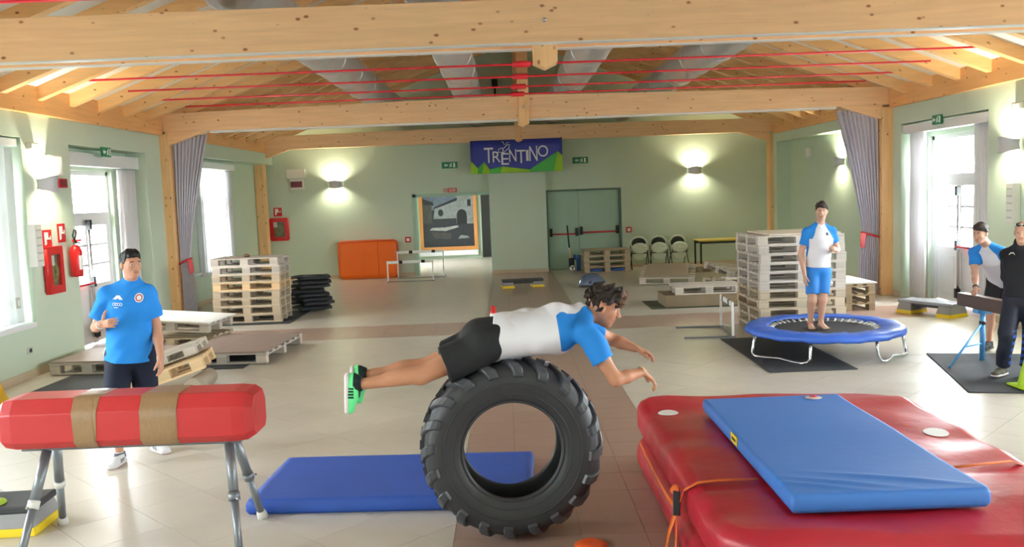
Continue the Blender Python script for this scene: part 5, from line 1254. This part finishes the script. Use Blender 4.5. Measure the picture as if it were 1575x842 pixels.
def shorts(mat, frac=.62, loose=1.0, wr=.004, seed=2, name='shorts', top=.06, hemr=.1, stripe=None, full=False):
    def fn(c):
        s = c['s']; F = Field(); J = c['J']; a = .014 * loose
        F.ecap(c['pel'] - c['up'] * .03 * s, c['pel'] + c['up'] * (top + .06) * s, c['lp'], (.165 * s + a, .115 * s + a), (.148 * s + a, .105 * s + a), .05, clip=((c['pel'] + c['up'] * (top + .04) * s, c['up']),))
        for sd in 'RL':
            hip, kn, an = J['hip' + sd], J['kn' + sd], J['an' + sd]; e = hip + (kn - hip) * frac
            F.ell(hip + np.cross(c['lp'], c['up']) * .035 * s + c['up'] * .03, (c['lp'], c['up'], np.cross(c['lp'], c['up'])), np.array((.084, .09, .084)) * s + a * .4, .05)
            if not full: F.cap(hip, hip + (kn - hip) * (frac + .25), .09 * s + a, hemr * s, .04, clip=((e, kn - hip),))
            else:
                F.cap(hip, kn, .09 * s + a, .068 * s + a, .04); F.cap(kn, an - nrm(an - kn) * .0, .066 * s + a, .052 * s + a, .03, clip=((an - nrm(an - kn) * .02, an - kn),))
        at = {'m1': stripe(c)} if stripe else None
        link(name, F.mesh(c['cell'], name, mat, noise=wrinkle(seed, wr, 18, 7), attrs=at), c['root'])
    return fn
def shoes(mat, sole, mask=None, sock=None):
    def fn(c):
        s = c['s']; J = c['J']
        for sd in 'RL':
            an, kn = J['an' + sd], J['kn' + sd]; td = nrm(J['toe' + sd]); dn = nrm(J.get('dn' + sd, (0, 0, -1))); td = nrm(td - dn * td.dot(dn)); lat = np.cross(td, dn)
            F = Field(); heel = an + dn * .042 * s - td * .035 * s; mid = an + dn * .045 * s + td * .06 * s; toe = an + dn * .057 * s + td * .155 * s
            F.ecap(heel, mid, lat, (.036 * s, .042 * s), (.04 * s, .042 * s), .03).ecap(mid, toe, lat, (.04 * s, .040 * s), (.044 * s, .026 * s), .03)
            F.cap(an + dn * .03 * s, an - dn * .002 * s - td * .006, .044 * s, .044 * s, .02, clip=((an - dn * .012 * s, -dn),))
            bot = (an + dn * .078 * s, dn)
            at = {'m1': mask(an, td, dn, lat, s)} if mask else None
            sh = link('shoe', F.mesh(min(c['cell'], .006), 'shoe', mat, attrs=at, clips=(bot,)), c['root'])
            G = Field().ecap(heel + dn * .03 * s - td * .006, toe + dn * .018 * s + td * .004, lat, (.042 * s, .03 * s), (.05 * s, .022 * s), .01)
            link('sole', G.mesh(min(c['cell'], .006), 'sole', sole, clips=((an + dn * .062 * s, -dn), (an + dn * .088 * s, dn))), sh)
            if sock: 
                ax = nrm(kn - an); link('sock', Field().cap(an + dn * .02, an + ax * .03 * s, .047 * s, .044 * s, .02, clip=((an + ax * .012 * s, ax),)).mesh(c['cell'], 'sock', sock), c['root'])
    return fn

def decal(c, target, name, verts, faces, mat, origin, right, upv, out, solid=.0): return press(c['root'], target, name, verts, faces, mat, origin, right, upv, out)

M_HAIRC = masked('curly_brown_hair', [C(44, 33, 27), C(98, 70, 48)], rough=.6, bump=.5, bs=60)
M_HAIRB = masked('black_hair', [C(26, 23, 22), C(26, 23, 22)], rough=.5, bump=.4, bs=80)
M_HAIRD = masked('dark_brown_hair', [C(58, 46, 40), C(70, 56, 48)], rough=.6, bump=.4, bs=80)
M_RAG = masked('white_shirt_blue_raglan', [C(232, 230, 236), C(38, 130, 214)], rough=.75, bump=.05)
M_TEE = masked('blue_tee', [C(40, 136, 224), C(40, 136, 224)], rough=.8, bump=.05)
M_JACK = masked('black_jacket', [C(28, 29, 36), C(28, 29, 36)], rough=.7, bump=.08)
M_BSH = pm('black_shorts_cloth', C(22, 23, 26), .75, var=.1, vs=8, bump=.06, bs=120)
M_BLSH = pm('blue_shorts_cloth', C(34, 128, 216), .6, var=.05, vs=8, bump=.05, bs=120)
M_NAVY = masked('navy_shorts_side_stripe', [C(26, 32, 52), C(226, 226, 216)], rough=.75, bump=.05)
M_PANT = masked('navy_track_pants', [C(30, 34, 52), C(52, 88, 176)], rough=.6, bump=.05)
M_SHG = masked('green_running_shoe', [C(110, 232, 150), C(24, 44, 44)], rough=.6, bump=.1)
M_SOLEW = pm('white_sole', C(226, 214, 216), .6, var=.05); M_SHW = masked('white_running_shoe', [C(226, 228, 232), C(90, 98, 112)], rough=.6, bump=.1)
M_SHK = pm('brown_trainer', C(96, 90, 82), .7, var=.2, vs=30); M_SHK2 = pm('black_trainer', C(36, 36, 40), .7, var=.15); M_SOLEK = pm('dark_sole', C(60, 58, 56), .7)

# ---- man lying across the tyre
def sneaker_mask(an, td, dn, lat, s):
    def f(v):
        r = v - an; t = r @ td; d = r @ dn
        st = .006 - np.abs(((t - .01) / .018) % 1.0 - .5) * .018
        st = np.where((t > .01) & (t < .085) & (d > .028) & (np.abs(r @ lat) > .026), st, -.01)
        heel = np.minimum(.0 - t + .005, .035 - d)
        return np.maximum(np.maximum(st, heel), .006 - np.abs(d - (-.002)))
    return f
def tyre_extra(c):
    J = c['J']
    for p, ax, m in ((J['wrR'], nrm(J['hdR']), 'bracelet'),):
        MB().lathe([(.030 + .004 * math.cos(a), .004 * math.sin(a)) for a in np.linspace(0, 2 * PI, 8, endpoint=False)], 20, p - ax * .01, J['wrR'] - J['elR'], close=True).build('bracelet', pm('pale_cord', C(214, 190, 140), .6), c['root'])
person('man lying face down across the tractor tyre in black shorts and lime shoes',
       dict(pel=(-.15, 5.42, 1.25), chest=(.28, 5.42, 1.30), neck=(.455, 5.42, 1.385), head=(.588, 5.42, 1.425), hf=(.93, -.14, -.32), hu=(.3, 0, .95),
            shR=(.455, 5.24, 1.29), shL=(.44, 5.6, 1.31), elR=(.62, 5.17, 1.015), wrR=(.795, 5.27, 1.035), hdR=(.75, .1, -.66), hpR=(-.66, 0, -.75),
            elL=(.665, 5.72, 1.165), wrL=(.80, 5.62, 1.12), hdL=(.85, -.1, -.3), hpL=(-.3, 0, -.9),
            hipR=(-.17, 5.33, 1.215), hipL=(-.17, 5.51, 1.215), knR=(-.55, 5.28, 1.065), knL=(-.55, 5.5, 1.07), anR=(-.925, 5.28, 1.025), anL=(-.925, 5.5, 1.035),
            toeR=(-.1, 0, -1), toeL=(.06, .1, -1), dnR=(-1, 0, .05), dnL=(-1, 0, -.05)),
       1.0, .006, C(190, 134, 104), M_HAIRC, 'curly', shirt(M_RAG, 1.5, .6, .03, True, .022, 3, drop=(-1, 0, .15)), shorts(M_BSH, .62, 1.8, .012, 4, hemr=.118, top=.1),
       shoes(M_SHG, M_SOLEW, sneaker_mask, pm('black_sock', C(20, 24, 28), .8)), curl=(.45, .4), extras=tyre_extra)

# ---- man in blue tee at the left
def side_stripe(c):
    def f(v):
        r = v - c['pel']; l = r @ c['lp']; return np.minimum(l - .14 * c['s'], .028 - np.abs(r @ np.cross(c['lp'], c['up']) - .02))
    return f
def tee_prints(c):
    t = c['shirt']; n = c['fr'] if c['fr'] @ V3((0, -1, 0)) > 0 else -c['fr']; n = nrm(n * V3((1, 1, .2))); u = nrm(c['up']); r = nrm(np.cross(u, n)) ; r = r if r[0] > 0 else -r
    o = c['chest'] + u * .085
    decal(c, t, 'emblem', [(-.04, -.016), (-.012, -.016), (0, -.006), (.012, -.016), (.04, -.016), (.018, .008), (.012, .018), (.006, .012), (0, .017), (-.006, .012), (-.012, .018), (-.018, .008)], [tuple(range(12))], M_SIGNW, o - r * .075, r, u, n)
    for k in range(4):
        a = np.linspace(0, 2 * PI, 14, endpoint=False); vs = [(math.cos(q) * .0125 + (k - 1.5) * .018, math.sin(q) * .0125) for q in a] + [(math.cos(q) * .0085 + (k - 1.5) * .018, math.sin(q) * .0085) for q in a]
        decal(c, t, 'ring_print', vs, [(i, (i + 1) % 14, 14 + (i + 1) % 14, 14 + i) for i in range(14)], M_SIGNW, o - r * .075 - u * .055, r, u, n)
    decal(c, t, 'word_print', [(-.02, -.003), (.012, -.003), (.012, .003), (-.02, .003)], [(0, 1, 2, 3)], M_SIGNW, o - r * .082 - u * .082, r, u, n)
    for k, (rad, m) in enumerate(((.034, M_SIGNW), (.026, pm('crest_red', C(196, 50, 60), .6)), (.018, M_SIGNW))):
        a = np.linspace(0, 2 * PI, 18, endpoint=False); d_ = decal(c, t, 'crest', [(math.cos(q) * rad, math.sin(q) * rad * 1.1) for q in a], [tuple(range(18))], m, o + r * .085 - u * .0, r, u, n + 0)
        for v in d_.data.vertices: v.co += Vector(n) * .0012 * k
    J = c['J']; ax = nrm(J['wrR'] - J['elR'])
    MB().lathe([(.031, -.012), (.036, -.01), (.036, .01), (.031, .012)], 20, J['wrR'] - ax * .02, ax, close=True).build('wristwatch', M_SIGNW, c['root'])
person('young man in a blue t-shirt and navy shorts at the left',
       dict(pel=(-3.21, 7.37, .95), chest=(-3.165, 7.33, 1.33), neck=(-3.135, 7.35, 1.53), head=(-3.115, 7.30, 1.685), hf=(.72, -.66, -.06), hu=(.03, 0, 1),
            shR=(-3.325, 7.28, 1.435), shL=(-3.02, 7.36, 1.43), elR=(-3.43, 7.27, 1.17), wrR=(-3.285, 7.05, 1.22), hdR=(.86, -.3, .12), hpR=(.3, .9, -.1),
            elL=(-2.985, 7.4, 1.14), wrL=(-2.92, 7.28, .89), hdL=(.05, -.15, -1), hpL=(-1, .1, 0),
            hipR=(-3.3, 7.35, .9), hipL=(-3.12, 7.41, .9), knR=(-3.32, 7.27, .49), knL=(-3.16, 7.5, .49), anR=(-3.325, 7.28, .092), anL=(-3.15, 7.62, .092), toeR=(-.05, -1, 0), toeL=(.75, -.65, 0)),
       1.0, .007, C(198, 146, 120), M_HAIRB, 'short', shirt(M_TEE, 1.25, .72, -.075, False, .014, 7, fsl=.01), shorts(M_NAVY, .68, 1.0, .006, 9, hemr=.108, stripe=side_stripe),
       shoes(M_SHW, M_SOLEW, sneaker_mask), curl=(.55, .3), thumbs={'R': (.25, .95, .0)}, extras=tee_prints)

# ---- man on the trampoline
def tramp_extra(c):
    t = c['shirt']; n = V3((-.1, -1, .1)); u = V3((0, 0, 1)); r = V3((1, 0, 0)); o = c['chest'] + u * .06 + r * .07
    decal(c, t, 'crest', [(-.016, -.02), (.016, -.02), (.016, .02), (-.016, .02)], [(0, 1, 2, 3)], pm('navy_crest', C(60, 64, 110), .6), o, r, u, n)
    an = c['J']['anR']; MB().lathe([(.04, -.008), (.046, -.006), (.046, .006), (.04, .008)], 20, an + V3((0, 0, -.01)), (0, 0, 1), close=True).build('red_ankle_band', M_RED, c['root'])
person('barefoot man in white and blue kit standing on the trampoline',
       dict(pel=(3.97, 11.2, 1.06), chest=(3.985, 11.17, 1.41), neck=(3.99, 11.18, 1.595), head=(4.0, 11.14, 1.77), hf=(-.3, -.95, -.08), hu=(0, -.05, 1),
            shR=(3.825, 11.18, 1.505), shL=(4.15, 11.2, 1.505), elR=(3.755, 11.2, 1.235), wrR=(3.765, 11.1, .965), hdR=(.02, -.1, -1), hpR=(1, .2, 0),
            elL=(4.225, 11.22, 1.27), wrL=(4.135, 11.0, 1.27), hdL=(-.55, -.5, .3), hpL=(-.5, .6, -.3),
            hipR=(3.89, 11.19, .97), hipL=(4.05, 11.2, .97), knR=(3.865, 11.12, .625), knL=(4.0, 11.12, .625), anR=(3.86, 11.18, .345), anL=(3.975, 11.12, .35), toeR=(-.2, -1, 0), toeL=(.15, -1, 0)),
       .93, .008, C(204, 160, 138), M_HAIRD, 'quiff', shirt(M_RAG, .5, .6, -.0, True, .002, 13), shorts(M_BLSH, .74, .4, .002, 14, hemr=.078), None, curl=(.25, .8), extras=tramp_extra)

# ---- man leaning on the beam
def lean_extra(c):
    J = c['J']
    for sd, m in (('L', M_BLACK), ('R', M_DARK)):
        ax = nrm(J['wr' + sd] - J['el' + sd]); MB().lathe([(.028, -.012), (.034, -.01), (.034, .01), (.028, .012)], 18, J['wr' + sd] - ax * .02, ax, close=True).build('wristband', m, c['root'])
person('man in white and blue shirt leaning with one hand on the trestle beam',
       dict(pel=(6.03, 10.62, .87), chest=(5.76, 10.38, 1.17), neck=(5.625, 10.27, 1.325), head=(5.515, 10.2, 1.475), hf=(-.85, -.5, -.1), hu=(-.12, -.1, 1),
            shR=(5.57, 10.44, 1.235), shL=(5.84, 10.17, 1.22), elR=(5.54, 10.36, .99), wrR=(5.47, 10.21, .83), hdR=(-.45, -.55, -.35), hpR=(.1, -.3, -.95),
            elL=(5.92, 10.12, .97), wrL=(5.9, 10.16, .73), hdL=(-.1, .12, -1), hpL=(.3, .9, .0),
            hipR=(5.97, 10.68, .83), hipL=(6.1, 10.57, .83), knR=(5.86, 10.6, .47), knL=(6.02, 10.45, .45), anR=(5.86, 10.62, .105), anL=(5.95, 10.42, .105), toeR=(-.8, -.6, 0), toeL=(-.8, -.6, 0)),
       .95, .008, C(204, 156, 134), M_HAIRD, 'quiff', shirt(M_RAG, .8, .62, -.02, True, .003, 23), shorts(M_BSH, .7, 1.2, .004, 24, hemr=.1), shoes(M_SHK2, M_SOLEK), curl=(.12, .2), extras=lean_extra)

# ---- trainer in black
def trainer_extra(c):
    H = c['H']; s = c['s']
    g = thing('sunglasses', 'sunglasses pushed up on the head of the bald trainer', 'sunglasses'); g.location = c['off']
    for sd in (-1, 1): MB().lathe([(0, .006), (.022, .004), (.024, 0)], 16, H(sd * .031, .064, .086), nrm(c['hf'] * .8 + c['hu'] * .5)).build('lens', M_BLACK, g)
    MB().tube([H(-.08, -.03, .05), H(-.074, .03, .075), H(-.05, .062, .09), H(0, .07, .092), H(.05, .062, .09), H(.074, .03, .075), H(.08, -.03, .05)], .0035, 6).build('frame', M_SIGNW, g)
    t = c['shirt']; n = nrm((-.6, -.8, .1)); u = V3((0, 0, 1)); r = nrm(np.cross(u, n) * -1); o = c['chest'] + u * .1
    r = nrm(np.cross(n, u)) * -1
    decal(c, t, 'emblem', [(-.035, -.014), (.035, -.014), (.012, .016), (0, .008), (-.012, .016)], [(0, 1, 2, 3, 4)], M_SIGNW, o - r * .08, r, u, n)
    a = np.linspace(0, 2 * PI, 16, endpoint=False); decal(c, t, 'crest', [(math.cos(q) * .026, math.sin(q) * .03) for q in a], [tuple(range(16))], M_SIGNW, o + r * .075, r, u, n)
def pant_pattern(c):
    def f(v):
        z = v[:, 2]; r = v - c['pel']; l = r @ c['lp']; st = .012 - np.abs((z / .07 + 2 * l) % 1 - .5) * .05
        return np.where((z < .52) & (z > .12) & (r[:, 0] > -.16) , np.minimum(st, .6), -.01)
    return f
person('bald trainer in a black jacket and navy track pants at the right edge',
       dict(pel=(5.390, 9.16, .885), chest=(5.385, 9.16, 1.21), neck=(5.375, 9.16, 1.385), head=(5.360, 9.11, 1.54), hf=(-.6, -.8, -.05), hu=(0, -.03, 1),
            shR=(5.310, 9.31, 1.295), shL=(5.480, 9.04, 1.295), elR=(5.360, 9.36, 1.05), wrR=(5.320, 9.22, .87), hdR=(.3, -.3, -.8), hpR=(.8, .3, 0),
            elL=(5.560, 9.0, 1.04), wrL=(5.500, 8.93, .86), hdL=(-.1, -.2, -1), hpL=(-.9, .2, 0),
            hipR=(5.340, 9.21, .84), hipL=(5.440, 9.09, .84), knR=(5.210, 9.1, .475), knL=(5.420, 9.02, .47), anR=(5.215, 9.18, .105), anL=(5.405, 9.08, .105), toeR=(-.85, -.5, 0), toeL=(-.55, -.8, 0)),
       .94, .008, C(208, 162, 140), M_HAIRD, 'short', shirt(M_JACK, 1.3, 2.0, -.02, False, .005, 33, name='jacket', collar=True), shorts(M_PANT, 1, 1.3, .006, 34, name='track_pants', stripe=pant_pattern, full=True), shoes(M_SHK, M_SOLEW), bald=True, extras=trainer_extra)
